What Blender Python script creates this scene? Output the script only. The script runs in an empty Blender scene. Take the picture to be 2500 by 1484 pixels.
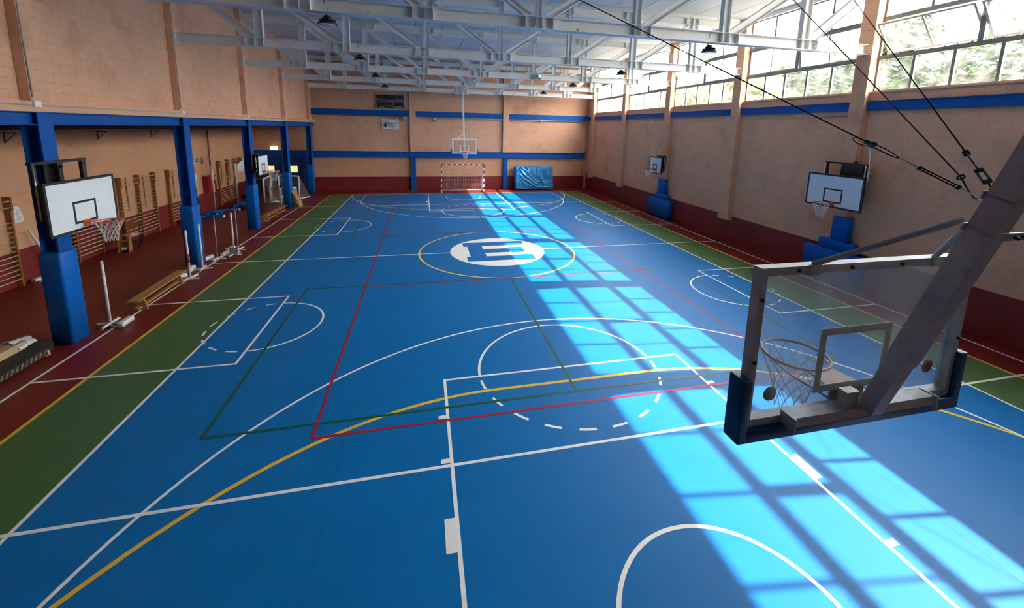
import bpy, math, random
from mathutils import Vector, Matrix, noise
random.seed(7)
R = math.radians
scene = bpy.context.scene
col = scene.collection

# ---------------------------------------------------------------- camera, sky, sun, exposure
def camera():
    yaw, pitch, roll = -0.2286, -0.1642, 0.0227
    f, cx, cy = 1009.71, 1265.0, 481.0
    ca, sa, cb, sb, cc, sc = math.cos(yaw), math.sin(yaw), math.cos(pitch), math.sin(pitch), math.cos(roll), math.sin(roll)
    fw = Vector((-sa*cb, ca*cb, sb)); r = Vector((ca, sa, 0)); u = r.cross(fw)
    r2 = cc*r + sc*u; u2 = -sc*r + cc*u
    cd = bpy.data.cameras.new('camera'); co = bpy.data.objects.new('camera', cd); col.objects.link(co)
    m = Matrix((r2, u2, -fw)).transposed().to_4x4(); m.translation = Vector((-2.7916, -15.3347, 4.717))
    co.matrix_world = m
    cd.sensor_width = 36; cd.sensor_fit = 'HORIZONTAL'; cd.lens = 36*f/2500
    cd.shift_x = (1250-cx)/2500; cd.shift_y = -(742-cy)/2500
    cd.clip_start = .05; cd.clip_end = 300
    scene.camera = co
camera()

SUN_TO = Vector((1.09, -.158, 1)).normalized()
def sky():
    w = bpy.data.worlds.new('sky'); scene.world = w; w.use_nodes = True
    nt = w.node_tree; nt.nodes.clear()
    out = nt.nodes.new('ShaderNodeOutputWorld'); bg = nt.nodes.new('ShaderNodeBackground')
    st = nt.nodes.new('ShaderNodeTexSky'); st.sky_type = 'NISHITA'; st.sun_disc = False
    st.sun_elevation = R(42.2); st.sun_rotation = R(98.2); st.air_density = 1.0; st.dust_density = 4.0; st.ozone_density = 1.0
    mx = nt.nodes.new('ShaderNodeMixRGB'); mx.blend_type = 'MIX'; mx.inputs[0].default_value = .8
    mx.inputs[2].default_value = (9.6, 9.3, 8.9, 1)
    nt.links.new(st.outputs[0], mx.inputs[1]); nt.links.new(mx.outputs[0], bg.inputs[0])
    bg.inputs[1].default_value = SKY
    nt.links.new(bg.outputs[0], out.inputs[0])
SKY = 2.4
sky()
sl = bpy.data.lights.new('sun', 'SUN'); so = bpy.data.objects.new('sun', sl); col.objects.link(so)
sl.energy = 20.0; sl.angle = R(.5); sl.color = (1, .95, .86)
so.rotation_euler = SUN_TO.to_track_quat('Z', 'Y').to_euler(); so.location = (30, -5, 30)

vs = scene.view_settings
vs.view_transform = 'Standard'; vs.look = 'None'; vs.gamma = 1; vs.use_curve_mapping = False
vs.exposure = 0.38
cy = scene.cycles
cy.use_denoising = True; cy.use_adaptive_sampling = True; cy.adaptive_threshold = .015; cy.max_bounces = 8; cy.diffuse_bounces = 5; cy.glossy_bounces = 4
cy.transmission_bounces = 6; cy.transparent_max_bounces = 12; cy.sample_clamp_indirect = 12
cy.caustics_reflective = False; cy.caustics_refractive = False

# ---------------------------------------------------------------- materials
def N(nt, t): return nt.nodes.new(t)
def mat(name, c, rough=.6, metal=0., var=.0, scale=6., bump=0., bscale=40., spec=.5, coat=0., stretch=None, dirt=None):
    m = bpy.data.materials.new(name); m.use_nodes = True; nt = m.node_tree
    b = nt.nodes['Principled BSDF']; b.inputs['Base Color'].default_value = (*c, 1)
    b.inputs['Roughness'].default_value = rough; b.inputs['Metallic'].default_value = metal
    b.inputs['Specular IOR Level'].default_value = spec; b.inputs['Coat Weight'].default_value = coat
    if var or bump or dirt:
        g = N(nt, 'ShaderNodeNewGeometry'); src = g.outputs['Position']
        if stretch:
            mp = N(nt, 'ShaderNodeMapping'); mp.inputs['Scale'].default_value = stretch; nt.links.new(src, mp.inputs[0]); src = mp.outputs[0]
    if var:
        n = N(nt, 'ShaderNodeTexNoise'); n.inputs['Scale'].default_value = scale; n.inputs['Detail'].default_value = 6; n.inputs['Roughness'].default_value = .6
        nt.links.new(src, n.inputs['Vector'])
        r = N(nt, 'ShaderNodeValToRGB'); r.color_ramp.elements[0].position = .3; r.color_ramp.elements[1].position = .7
        r.color_ramp.elements[0].color = (*[max(0, x*(1-var)) for x in c], 1); r.color_ramp.elements[1].color = (*[min(1, x*(1+var)) for x in c], 1)
        nt.links.new(n.outputs[0], r.inputs[0]); last = r.outputs[0]
        if dirt:
            n2 = N(nt, 'ShaderNodeTexNoise'); n2.inputs['Scale'].default_value = dirt[1]; n2.inputs['Detail'].default_value = 8
            nt.links.new(g.outputs['Position'], n2.inputs['Vector'])
            r2 = N(nt, 'ShaderNodeValToRGB'); r2.color_ramp.elements[0].position = dirt[2]; r2.color_ramp.elements[1].position = min(1, dirt[2]+.16)
            r2.color_ramp.elements[0].color = (0, 0, 0, 1); r2.color_ramp.elements[1].color = (dirt[3],)*3+(1,)
            nt.links.new(n2.outputs[0], r2.inputs[0])
            mx = N(nt, 'ShaderNodeMixRGB'); nt.links.new(r2.outputs[0], mx.inputs[0]); nt.links.new(last, mx.inputs[1]); mx.inputs[2].default_value = (*dirt[0], 1)
            last = mx.outputs[0]
        nt.links.new(last, b.inputs['Base Color'])
    if bump:
        n = N(nt, 'ShaderNodeTexNoise'); n.inputs['Scale'].default_value = bscale; n.inputs['Detail'].default_value = 4
        nt.links.new(src, n.inputs['Vector'])
        bp = N(nt, 'ShaderNodeBump'); bp.inputs['Strength'].default_value = bump; bp.inputs['Distance'].default_value = .01
        nt.links.new(n.outputs[0], bp.inputs['Height']); nt.links.new(bp.outputs[0], b.inputs['Normal'])
    return m
def emit(name, c, s):
    m = bpy.data.materials.new(name); m.use_nodes = True; b = m.node_tree.nodes['Principled BSDF']
    b.inputs['Base Color'].default_value = (*c, 1); b.inputs['Emission Color'].default_value = (*c, 1); b.inputs['Emission Strength'].default_value = s
    return m
def glass(name, tint, haze, hazecol, hscale, gloss=.06, streak=None):
    """thin pane: mostly clear, a dusty film that scatters light, a faint mirror"""
    m = bpy.data.materials.new(name); m.use_nodes = True; nt = m.node_tree; nt.nodes.clear()
    out = N(nt, 'ShaderNodeOutputMaterial'); tr = N(nt, 'ShaderNodeBsdfTransparent'); tr.inputs[0].default_value = (*tint, 1)
    df = N(nt, 'ShaderNodeBsdfDiffuse'); df.inputs[0].default_value = (*hazecol, 1)
    tl = N(nt, 'ShaderNodeBsdfTranslucent'); tl.inputs[0].default_value = (*hazecol, 1)
    md = N(nt, 'ShaderNodeMixShader'); md.inputs[0].default_value = .6; nt.links.new(df.outputs[0], md.inputs[1]); nt.links.new(tl.outputs[0], md.inputs[2])
    g = N(nt, 'ShaderNodeNewGeometry'); n = N(nt, 'ShaderNodeTexNoise'); n.inputs['Scale'].default_value = hscale; n.inputs['Detail'].default_value = 6
    src = g.outputs['Position']
    if streak:
        mp = N(nt, 'ShaderNodeMapping'); mp.inputs['Scale'].default_value = streak; nt.links.new(src, mp.inputs[0]); src = mp.outputs[0]
    nt.links.new(src, n.inputs['Vector'])
    mr = N(nt, 'ShaderNodeMapRange'); mr.inputs[1].default_value = .3; mr.inputs[2].default_value = .75; mr.inputs[3].default_value = haze[0]; mr.inputs[4].default_value = haze[1]
    nt.links.new(n.outputs[0], mr.inputs[0])
    m1 = N(nt, 'ShaderNodeMixShader'); nt.links.new(mr.outputs[0], m1.inputs[0]); nt.links.new(tr.outputs[0], m1.inputs[1]); nt.links.new(md.outputs[0], m1.inputs[2])
    gl = N(nt, 'ShaderNodeBsdfGlossy'); gl.inputs[1].default_value = .05
    m2 = N(nt, 'ShaderNodeMixShader'); m2.inputs[0].default_value = gloss; nt.links.new(m1.outputs[0], m2.inputs[1]); nt.links.new(gl.outputs[0], m2.inputs[2])
    nt.links.new(m2.outputs[0], out.inputs[0])
    return m

M = {}
M['red_floor'] = mat('red_floor', (.165, .013, .011), .42, var=.12, scale=3, bump=.05, bscale=90, spec=.35)
M['blue_floor'] = mat('blue_floor', (.000, .138, .40), .45, var=.05, scale=1.2, bump=.06, bscale=70, spec=.22)
M['green_floor'] = mat('green_floor', (.060, .135, .046), .42, var=.06, scale=2, bump=.06, bscale=70, spec=.35)
M['line_white'] = mat('line_white', (.80, .80, .76), .45, var=.04, scale=9)
M['line_yellow'] = mat('line_yellow', (.78, .46, .030), .45, var=.05, scale=9)
M['line_green'] = mat('line_green', (.004, .085, .050), .45)
M['line_red'] = mat('line_red', (.33, .004, .030), .45)
M['seam'] = mat('seam', (.01, .03, .06), .7)
M['wall'] = mat('wall', (.74, .415, .262), .8, var=.06, scale=2.2, bump=.25, bscale=120, spec=.2, dirt=((.46, .25, .15), .9, .56, .5))
M['wall_joint'] = mat('wall_joint', (.50, .275, .17), .9, spec=.1)
M['plaster'] = mat('plaster', (.70, .375, .21), .75, var=.05, scale=2, bump=.12, bscale=60, spec=.2, dirt=((.40, .22, .12), 1.6, .64, .25))
M['dado'] = mat('dado', (.20, .016, .015), .55, var=.08, scale=3, bump=.1, bscale=60)
M['dado_dark'] = M['dado']
M['blue_steel'] = mat('blue_steel', (.000, .090, .38), .5, var=.06, scale=4, spec=.25)
M['blue_pad'] = mat('blue_pad', (.000, .125, .52), .42, var=.05, scale=3, bump=.1, bscale=8, spec=.3)
M['hoop_pad'] = mat('hoop_pad', (.002, .060, .150), .45, var=.08, scale=6, spec=.3)
M['blue_mat'] = mat('blue_mat', (.010, .20, .46), .34, var=.08, scale=3, spec=.5)
M['blue_door'] = mat('blue_door', (.004, .045, .17), .55, var=.1, scale=5)
M['truss'] = mat('truss', (.74, .74, .71), .45, var=.05, scale=3, spec=.4, dirt=((.40, .37, .32), 2.2, .66, .25))
M['ceiling'] = mat('ceiling', (.62, .65, .67), .6, var=.03, scale=1.5, spec=.3)
M['galv'] = mat('galv', (.40, .42, .44), .5, metal=.25, var=.18, scale=9, bump=.05, bscale=60)
M['galv_dull'] = mat('galv_dull', (.40, .40, .39), .6, metal=.3, var=.15, scale=12)
M['white_paint'] = mat('white_paint', (.80, .80, .77), .45, var=.05, scale=10)
M['white_worn'] = mat('white_worn', (.72, .71, .66), .5, var=.12, scale=16, dirt=((.35, .26, .18), 14, .66, .6))
M['board_white'] = mat('board_white', (.80, .84, .84), .5, var=.03, scale=14)
M['black'] = mat('black', (.012, .012, .014), .5)
M['black_rubber'] = mat('black_rubber', (.02, .02, .02), .8)
M['orange'] = mat('orange', (.75, .10, .03), .45)
M['rim_red'] = mat('rim_red', (.42, .05, .04), .45)
M['rim_worn'] = mat('rim_worn', (.34, .14, .12), .5, var=.15, scale=20)
M['rope_white'] = mat('rope_white', (.78, .77, .73), .8)
M['net_dark'] = mat('net_dark', (.50, .50, .50), .8)
M['goal_red'] = mat('goal_red', (.42, .012, .018), .45)
M['wood'] = mat('wood', (.40, .20, .065), .45, var=.25, scale=5, stretch=(14, 2, 14), spec=.4)
M['wood_dark'] = mat('wood_dark', (.30, .125, .035), .45, var=.25, scale=5, stretch=(14, 14, 2), spec=.4)
M['wood_rung'] = mat('wood_rung', (.56, .40, .25), .5, var=.1, scale=8)
M['tan'] = mat('tan', (.36, .23, .075), .6, var=.1, scale=8)
M['cardboard'] = mat('cardboard', (.46, .33, .19), .8, var=.06, scale=10)
M['plastic_bag'] = mat('plastic_bag', (.72, .76, .78), .25, var=.1, scale=12, bump=.5, bscale=30)
M['case'] = mat('case', (.018, .019, .018), .55, var=.3, scale=14)
M['steel'] = mat('steel', (.60, .60, .60), .3, metal=.9)
M['cable'] = mat('cable', (.02, .02, .02), .5, metal=.4)
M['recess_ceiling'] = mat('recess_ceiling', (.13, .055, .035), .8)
M['near_wall_dark'] = mat('near_wall_dark', (.16, .12, .10), .8)  # unseen near wall, coloured dark to cut light bounced onto the window wall
M['conduit'] = mat('conduit', (.42, .40, .36), .5)
M['red_box'] = mat('red_box', (.33, .006, .008), .4)
M['red_pipe'] = mat('red_pipe', (.30, .03, .02), .5)
M['sign_green'] = mat('sign_green', (.01, .20, .09), .5)
M['sign_red'] = mat('sign_red', (.45, .03, .02), .5)
M['paper'] = mat('paper', (.78, .78, .78), .8)
M['ink'] = mat('ink', (.35, .35, .38), .8)
M['ink_dark'] = mat('ink_dark', (.02, .03, .04), .8)
M['banner_cloth'] = mat('banner_cloth', (.70, .74, .73), .8)
M['banner_red'] = mat('banner_red', (.28, .03, .04), .8)
M['score_black'] = mat('score_black', (.008, .008, .009), .45)
M['score_grey'] = mat('score_grey', (.22, .22, .21), .5)
M['score_text'] = mat('score_text', (.70, .70, .70), .6)
M['score_digit'] = mat('score_digit', (.03, .035, .03), .6)
M['lens'] = mat('lens', (.80, .82, .84), .2)
M['lamp_on'] = emit('lamp_on', (1, .92, .55), 1.3)
M['lit_pane'] = emit('lit_pane', (.95, .88, .38), .75)  # no lamp: glow put into the door panes for the light outside
M['pane'] = glass('pane', (.95, .97, .97), (.008, .055), (.90, .91, .88), 3.5, .04)
M['board_glass'] = glass('board_glass', (.93, .95, .96), (.06, .24), (.60, .63, .64), 2.6, .05)
M['clear_board'] = glass('clear_board', (.95, .96, .96), (.02, .06), (.8, .8, .8), 3, .05)
M['window_frame'] = mat('window_frame', (.20, .20, .20), .5, metal=.2)
M['sash_frame'] = mat('sash_frame', (.30, .30, .30), .5, metal=.2)
M['bark'] = mat('bark', (.16, .11, .07), .9)
M['leaf'] = mat('leaf', (.035, .085, .018), .6, var=.4, scale=2)
M['leaf2'] = mat('leaf2', (.10, .14, .014), .6, var=.4, scale=2)
M['ground'] = mat('ground', (.34, .31, .26), .9, var=.2, scale=.4)
M['tennis'] = mat('tennis', (.50, .62, .04), .9)
M['pink_cap'] = mat('pink_cap', (.55, .32, .28), .6)
M['net_red'] = mat('net_red', (.40, .10, .10), .8)

# ---------------------------------------------------------------- mesh collector
class MB:
    def __init__(s): s.v = []; s.f = []; s.mi = []; s.sm = []
    def add(s, vs, fs, mi=0, smooth=False):
        o = len(s.v); s.v += [tuple(v) for v in vs]; s.f += [tuple(i+o for i in f) for f in fs]
        s.mi += [mi]*len(fs); s.sm += [smooth]*len(fs); return s
    def box(s, x0, x1, y0, y1, z0, z1, mi=0):
        x0, x1 = sorted((x0, x1)); y0, y1 = sorted((y0, y1)); z0, z1 = sorted((z0, z1))
        return s.add([(x0,y0,z0),(x1,y0,z0),(x1,y1,z0),(x0,y1,z0),(x0,y0,z1),(x1,y0,z1),(x1,y1,z1),(x0,y1,z1)],
                     [(3,2,1,0),(4,5,6,7),(0,1,5,4),(1,2,6,5),(2,3,7,6),(3,0,4,7)], mi)
    def obox(s, c, ax, ay, az, hx, hy, hz, mi=0):
        c = Vector(c); P = []
        for dz in (-1, 1):
            for dx, dy in ((-1,-1),(1,-1),(1,1),(-1,1)): P.append(c+ax*dx*hx+ay*dy*hy+az*dz*hz)
        return s.add(P, [(3,2,1,0),(4,5,6,7),(0,1,5,4),(1,2,6,5),(2,3,7,6),(3,0,4,7)], mi)
    def bar(s, a, b, w, h, up=(0,0,1), mi=0):
        """square bar from a to b, w across, h along the up side"""
        a = Vector(a); b = Vector(b); d = (b-a); L = d.length; d.normalize(); up = Vector(up)
        if abs(d.dot(up)) > .98: up = Vector((0,1,0)) if abs(d.y) < .9 else Vector((1,0,0))
        r = d.cross(up).normalized(); u = r.cross(d)
        return s.obox((a+b)/2, r, d, u, w/2, L/2, h/2, mi)
    def tube(s, pts, r, n=8, mi=0, closed=False, caps=True, r2=None):
        pts = [Vector(p) for p in pts]; P = []; m = len(pts); prev = None
        for i, p in enumerate(pts):
            if closed: d = pts[(i+1) % m]-pts[i-1]
            else: d = pts[min(i+1, m-1)]-pts[max(i-1, 0)]
            d.normalize()
            if prev is None:
                t = Vector((0,0,1)) if abs(d.z) < .9 else Vector((1,0,0)); x = d.cross(t).normalized()
            else:
                x = (prev-d*prev.dot(d)); x = x.normalized() if x.length > 1e-6 else d.orthogonal().normalized()
            prev = x; y = d.cross(x)
            rr = r if r2 is None else r+(r2-r)*i/max(1, m-1)
            for k in range(n):
                a = 2*math.pi*k/n; P.append(p+x*math.cos(a)*rr+y*math.sin(a)*rr)
        F = []
        for i in range(m if closed else m-1):
            j = (i+1) % m
            for k in range(n): F.append((i*n+k, i*n+(k+1) % n, j*n+(k+1) % n, j*n+k))
        if caps and not closed: F += [tuple(range(n))[::-1], tuple((m-1)*n+k for k in range(n))]
        return s.add(P, F, mi, n > 5)
    def lathe(s, prof, c=(0,0,0), n=20, mi=0, smooth=True):
        c = Vector(c); P = []
        for r, z in prof:
            for k in range(n): a = 2*math.pi*k/n; P.append(c+Vector((r*math.cos(a), r*math.sin(a), z)))
        F = [(i*n+k, i*n+(k+1) % n, (i+1)*n+(k+1) % n, (i+1)*n+k) for i in range(len(prof)-1) for k in range(n)]
        F += [tuple(range(n))[::-1], tuple((len(prof)-1)*n+k for k in range(n))]
        return s.add(P, F, mi, smooth)
    def rbox(s, x0, x1, y0, y1, z0, z1, r, n=4, mi=0):
        """box with rounded vertical edges and softened top"""
        def ring(rr, ins, z):
            P = []
            for cx, cy, a0 in ((x1-r, y1-r, 0), (x0+r, y1-r, 90), (x0+r, y0+r, 180), (x1-r, y0+r, 270)):
                for k in range(n+1):
                    a = R(a0+90*k/n); P.append((cx+math.cos(a)*(rr-ins), cy+math.sin(a)*(rr-ins), z))
            return P
        rings = [ring(r, 0, z0), ring(r, 0, z1-r*.5), ring(r, r*.15, z1-r*.15), ring(r, r*.5, z1)]
        m = len(rings[0]); P = sum(rings, [])
        F = [(i*m+k, i*m+(k+1) % m, (i+1)*m+(k+1) % m, (i+1)*m+k) for i in range(3) for k in range(m)]
        F += [tuple(range(m))[::-1], tuple(3*m+k for k in range(m))]
        return s.add(P, F, mi, True)
    def poly(s, pts, z0, z1, mi=0):
        n = len(pts); P = [(x, y, z0) for x, y in pts]+[(x, y, z1) for x, y in pts]
        return s.add(P, [tuple(range(n))[::-1], tuple(range(n, 2*n))]+[(k, (k+1) % n, n+(k+1) % n, n+k) for k in range(n)], mi)
    def grid(s, fn, nu, nv, mi=0, smooth=True):
        P = [fn(i/nu, j/nv) for j in range(nv+1) for i in range(nu+1)]
        return s.add(P, [(j*(nu+1)+i, j*(nu+1)+i+1, (j+1)*(nu+1)+i+1, (j+1)*(nu+1)+i) for j in range(nv) for i in range(nu)], mi, smooth)
    def ibeam(s, a, b, depth, width, t, mi=0, y=Vector((0,1,0))):
        """I section from a to b, web in the xz plane, flanges width wide along y"""
        a = Vector(a); b = Vector(b); d = (b-a); L = d.length; d.normalize(); n = y.cross(d).normalized(); c = (a+b)/2
        s.obox(c, y, d, n, t/2, L/2, depth/2-t, mi)
        for k in (-1, 1): s.obox(c+n*k*(depth/2-t/2), y, d, n, width/2, L/2, t/2, mi)
        return s
    def mesh(s, name, mats):
        me = bpy.data.meshes.new(name); me.from_pydata(s.v, [], s.f)
        for m in (mats if isinstance(mats, (list, tuple)) else [mats]): me.materials.append(M[m])
        me.polygons.foreach_set('material_index', s.mi); me.polygons.foreach_set('use_smooth', s.sm); me.update(); return me
    def build(s, name, mats, parent=None, loc=None):
        return link(name, s.mesh(name, mats), parent, loc)
def link(name, me, parent=None, loc=None):
    o = bpy.data.objects.new(name, me); col.objects.link(o)
    if parent is not None: o.parent = parent
    if loc is not None: o.location = loc
    return o
def tag(o, label, cat, group=None):
    o['label'] = label; o['category'] = cat
    if group: o['group'] = group
    return o
def thing(name, label, cat, loc=(0,0,0), rz=0, group=None):
    o = bpy.data.objects.new(name, None); col.objects.link(o); o.location = loc; o.rotation_euler = (0,0,rz); o.empty_display_size = .1
    return tag(o, label, cat, group)
def struct(o, label=None, cat=None):
    o['kind'] = 'structure'
    if label: o['label'] = label; o['category'] = cat
    return o
def copy_tree(o, parent=None):
    c = o.copy(); col.objects.link(c); c.parent = parent
    for ch in o.children: copy_tree(ch, c)
    return c
def text_mesh(body, size, mat_name, extrude=.002):
    cu = bpy.data.curves.new('text', 'FONT'); cu.body = body; cu.size = size; cu.extrude = extrude; cu.align_x = 'CENTER'; cu.resolution_u = 2
    o = bpy.data.objects.new('text', cu); col.objects.link(o); bpy.context.view_layer.update()
    me = bpy.data.meshes.new_from_object(o.evaluated_get(bpy.context.evaluated_depsgraph_get())); bpy.data.objects.remove(o)
    me.materials.clear(); me.materials.append(M[mat_name]); return me
TY = [-15.2, -10.15, -5.1, 0., 5.05, 10.1, 15.2]          # frame lines along the hall

# ================================================================ the hall
# ---------------------------------------------------------------- floor and court markings
fl = struct(MB().box(-14.3, 10.6, -16.9, 16.7, -.2, 0).build('floor', 'red_floor'))
MB().box(-7.5, 7.5, -14.5, 14.5, -.01, .001).build('blue_court', 'blue_floor', fl)
for a, b in ((-8.88, -7.5), (7.5, 8.88)): MB().box(a, b, -14.5, 14.5, -.01, .001).build('green_strip', 'green_floor', fl)
_k = [0]
def lift(m):
    _k[0] += 1; return Z[m]+_k[0]*4e-6
Z = {'line_yellow': .0018, 'line_white': .0026, 'line_green': .0034, 'line_red': .0042}
def seg(x0, y0, x1, y1, m='line_white', w=.05):
    a = Vector((x0, y0, 0)); b = Vector((x1, y1, 0)); d = (b-a).normalized(); n = Vector((-d.y, d.x, 0))*w/2; e = d*w/2
    MB().poly([(p.x, p.y) for p in (a-e-n, b+e-n, b+e+n, a-e+n)], -.005, lift(m)).build(m[5:]+'_line', m, fl)
def arc(cx, cy, r, a0, a1, m='line_white', w=.05, n=None):
    n = n or max(2, int(abs(a1-a0)/3)); mb = MB(); P = []
    for k in range(n+1):
        a = R(a0+(a1-a0)*k/n); P.append((cx+math.cos(a)*(r-w/2), cy+math.sin(a)*(r-w/2), cx+math.cos(a)*(r+w/2), cy+math.sin(a)*(r+w/2)))
    zz = lift(m); V = [(p[0], p[1], zz) for p in P]+[(p[2], p[3], zz) for p in P]
    o = n+1
    mb.add(V, [(k, o+k, o+k+1, k+1) if a1 > a0 else (k, k+1, o+k+1, o+k) for k in range(n)]).build(m[5:]+'_arc', m, fl)
def dash(cx, cy, r, angs, da, w=.05):
    for a in angs: arc(cx, cy, r, a-da/2, a+da/2, 'line_white', w, 3)
W = 'line_white'
for s in (-1, 1):
    seg(s*7.475, -14.45, s*7.475, 14.45)
    seg(s*9.75, -10.12, s*9.75, 10.14)
    seg(-9.75, s*10.13, 9.75, s*10.13)
    seg(-2.45, s*8.09, 2.45, s*8.09)
    for t in (-1, 1):
        seg(t*2.45, s*8.09, t*2.45, s*14.45)
        seg(t*6.6, s*14.45, t*6.6, s*11.49)
        for yy in (9.11, 10.04, 12.3): MB().box(t*2.47, t*2.60, s*yy-.04, s*yy+.04, -.005, Z[W]).build('white_tick', W, fl)
        MB().box(t*2.47, t*2.60, s*10.94, s*11.37, -.005, Z[W]).build('white_block_mark', W, fl)
    cc = -s*90
    arc(0, s*8.09, 1.78, cc-90, cc+90)
    dash(0, s*8.09, 1.78, [-cc-81+18*q for q in range(10)], 9)
    arc(0, s*12.75, 6.72, cc-79, cc+79, n=70)
    arc(.1*-s, s*12.78, 1.17, cc-90, cc+90, n=30)
    for t in (-1, 1): seg(.1*-s+t*1.17, s*12.83, .1*-s+t*1.17, s*13.1)
    for yc in (-5.07, 5.07):
        for d in (-1.70, 1.70): seg(s*9.75, yc+d, s*6.46, yc+d)
        seg(s*6.46, yc-1.70, s*6.46, yc+1.70)
        c2 = 180 if s > 0 else 0
        arc(s*6.46, yc, 1.22, c2-90, c2+90, n=36)
        dash(s*6.46, yc, 1.22, [c2+180+q for q in (-77, -55, -33, -11, 11, 33, 55, 77)], 11)
    seg(s*8.88, -14.5, s*8.88, 14.5, 'line_yellow', .068); seg(-8.88, s*14.5, 8.88, s*14.5, 'line_yellow', .068)
    seg(-1.5, s*8.55, 1.5, s*8.55, 'line_yellow', .068)
    for t in (-1, 1):

        aa = (math.degrees(math.atan2(-s, 0)), 0 if t > 0 else (180 if s < 0 else -180))
        arc(t*1.5, s*14.5, 5.95, aa[0], aa[1], 'line_yellow', .068, 36)
    seg(s*4.5, -9.2, s*4.5, 9.2, 'line_red'); seg(-4.5, s*9.2, 4.5, s*9.2, 'line_red', .055); seg(-4.5, s*3.04, 4.5, s*3.04, 'line_red', .04)
seg(-9.75, 0, -1.8, 0); seg(1.8, 0, 9.75, 0)
arc(0, 0, 2.97, 0, 360, 'line_yellow', .068, 90)
for x0, x1, xc, y0, y1 in ((-6.1, 5.88, -.11, -8.88, -2.93), (-5.78, 6.21, .18, 2.96, 8.93)):
    for a in ((x0, y0, x1, y0), (x0, y1, x1, y1), (x0, y0, x0, y1), (x1, y0, x1, y1), (xc, y0, xc, y1)): seg(*a, 'line_green', .055)
dk = MB().poly([(1.82*math.cos(R(k*5)), 1.82*math.sin(R(k*5))) for k in range(72)], -.005, .0026).build('centre_disc', W, fl)
e = MB()
for b in ((-1.11, -.52, -1.18, 1.25), (-1.26, -1.11, .71, 1.25), (-1.26, -1.11, -1.18, -.62), (-.52, 1.24, .70, 1.25), (-.52, .5, -.23, .28),
          (.5, 1.05, -.32, .43), (-.52, .5, -1.18, -.65), (.5, 1.24, -1.18, -.58)): e.box(*b, .001, .0034)
e.build('letter_emblem', 'blue_floor', dk)
MB().box(3.45, 3.458, -14.4, -3.0, -.005, .0014).build('floor_seam', 'seam', fl)
MB().box(-4.02, -4.016, -14.4, -8.0, -.005, .0013).build('floor_seam', 'seam', fl)

# ---------------------------------------------------------------- painted block walls
CAM = Vector((-2.7916, -15.3347, 4.717))
def seen(p):
    fwd = scene.camera.matrix_world.to_3x3() @ Vector((0, 0, -1)); rt = scene.camera.matrix_world.to_3x3() @ Vector((1, 0, 0)); up = scene.camera.matrix_world.to_3x3() @ Vector((0, 1, 0))
    d = Vector(p)-CAM; z = d.dot(fwd)
    if z < .3: return False
    u = 1265+1009.7*d.dot(rt)/z; v = 481-1009.7*d.dot(up)/z
    return -10 < u < 2510 and -10 < v < 1494
_bm = {}
def block_verts(w, h, depth, axis, sg):
    def P(u, n, z): return (n*sg, u, z) if axis == 'x' else (u, n*sg, z)
    a, b, c, e = w/2, h/2, .003, .003
    V = []
    for n, i in ((-depth, 0), (c-.002, 0), (c, e)):
        for u, z in ((-1, -1), (1, -1), (1, 1), (-1, 1)): V.append(P(u*(a-i), n, z*(b-i)))
    F = [(0,1,5,4),(1,2,6,5),(2,3,7,6),(3,0,4,7),(4,5,9,8),(5,6,10,9),(6,7,11,10),(7,4,8,11),(8,9,10,11)]
    flip = (axis == 'x') != (sg > 0)
    if not flip: F = [f[::-1] for f in F]
    return V, F
def lay(u0, u1, z0, z1, h=.2, w=.4, first=0):
    """running bond: (u, z, w, h) of every block"""
    out = []; z = z0; k = first
    while z < z1-.04:
        hh = min(h, z1-z); u = u0-(w/2 if k % 2 else 0)
        while u < u1-.03:
            a = max(u, u0); b = min(u+w, u1)
            if b-a > .05: out.append(((a+b)/2, z+hh/2, b-a-.004, hh-.004))
            u += w
        z += hh; k += 1
    return out
def put_blocks(parent, axis, items, sg, name='concrete_block', limit=300, m='wall'):
    """items: (face, u, z, w, h, depth). The ones that show largest become parts, the rest one joined part"""
    def pos(it): return Vector((it[0], it[1], it[2])) if axis == 'x' else Vector((it[1], it[0], it[2]))
    items = sorted(items, key=lambda it: (0 if seen(pos(it)) else 1, (pos(it)-CAM).length/max(.15, min(it[3], .4))))
    for it in items[:limit]:
        key = (round(it[3], 2), round(it[4], 2), it[5], axis, sg, m)
        if key not in _bm:
            V, F = block_verts(it[3], it[4], it[5], axis, sg); _bm[key] = MB().add(V, F).mesh(name, m)
        p = pos(it); jit = (random.random()-.5)*.002
        link(name, _bm[key], parent, p+(Vector((jit, 0, 0)) if axis == 'x' else Vector((0, jit, 0))))
    rest = MB()
    for it in items[limit:]:
        V, F = block_verts(it[3], it[4], it[5], axis, sg); p = pos(it); rest.add([Vector(v)+p for v in V], F)
    if rest.v:
        o = rest.build(name+'s', m, parent); o['kind'] = 'stuff'

HP = .22
# left: upper block wall standing on a ledge and a blue steel beam
wl = struct(MB().box(-10.6, -10.27, -16.9, 16.7, 4.83, 9.45).build('wall_left', 'wall_joint'))
items = []
edges = [-16.6]+[q for y in TY for q in (y-HP, y+HP)]+[16.38]
for i in range(0, len(edges), 2):
    items += [(-10.27, u, z, w, h, .01) for u, z, w, h in lay(edges[i], edges[i+1], 5.03, 9.32)]
for y in TY:
    MB().box(-10.27, -10.105, y-HP+.006, y+HP-.006, 5.03, 9.32).build('pilaster', 'wall_joint', wl)
    items += [(-10.105, u, z, w, h, .16) for u, z, w, h in lay(y-HP, y+HP, 5.03, 9.32, w=.44)]
put_blocks(wl, 'x', items, 1)
MB().box(-10.27, -10.07, -16.6, 16.38, 4.83, 5.03).build('ledge', 'wall', wl)
bm_ = MB()
bm_.box(-10.20, -10.185, -16.6, 16.38, 4.59, 4.81)
for z in (4.57, 4.812): bm_.box(-10.30, -10.09, -16.6, 16.38, z, z+.018)
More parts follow.
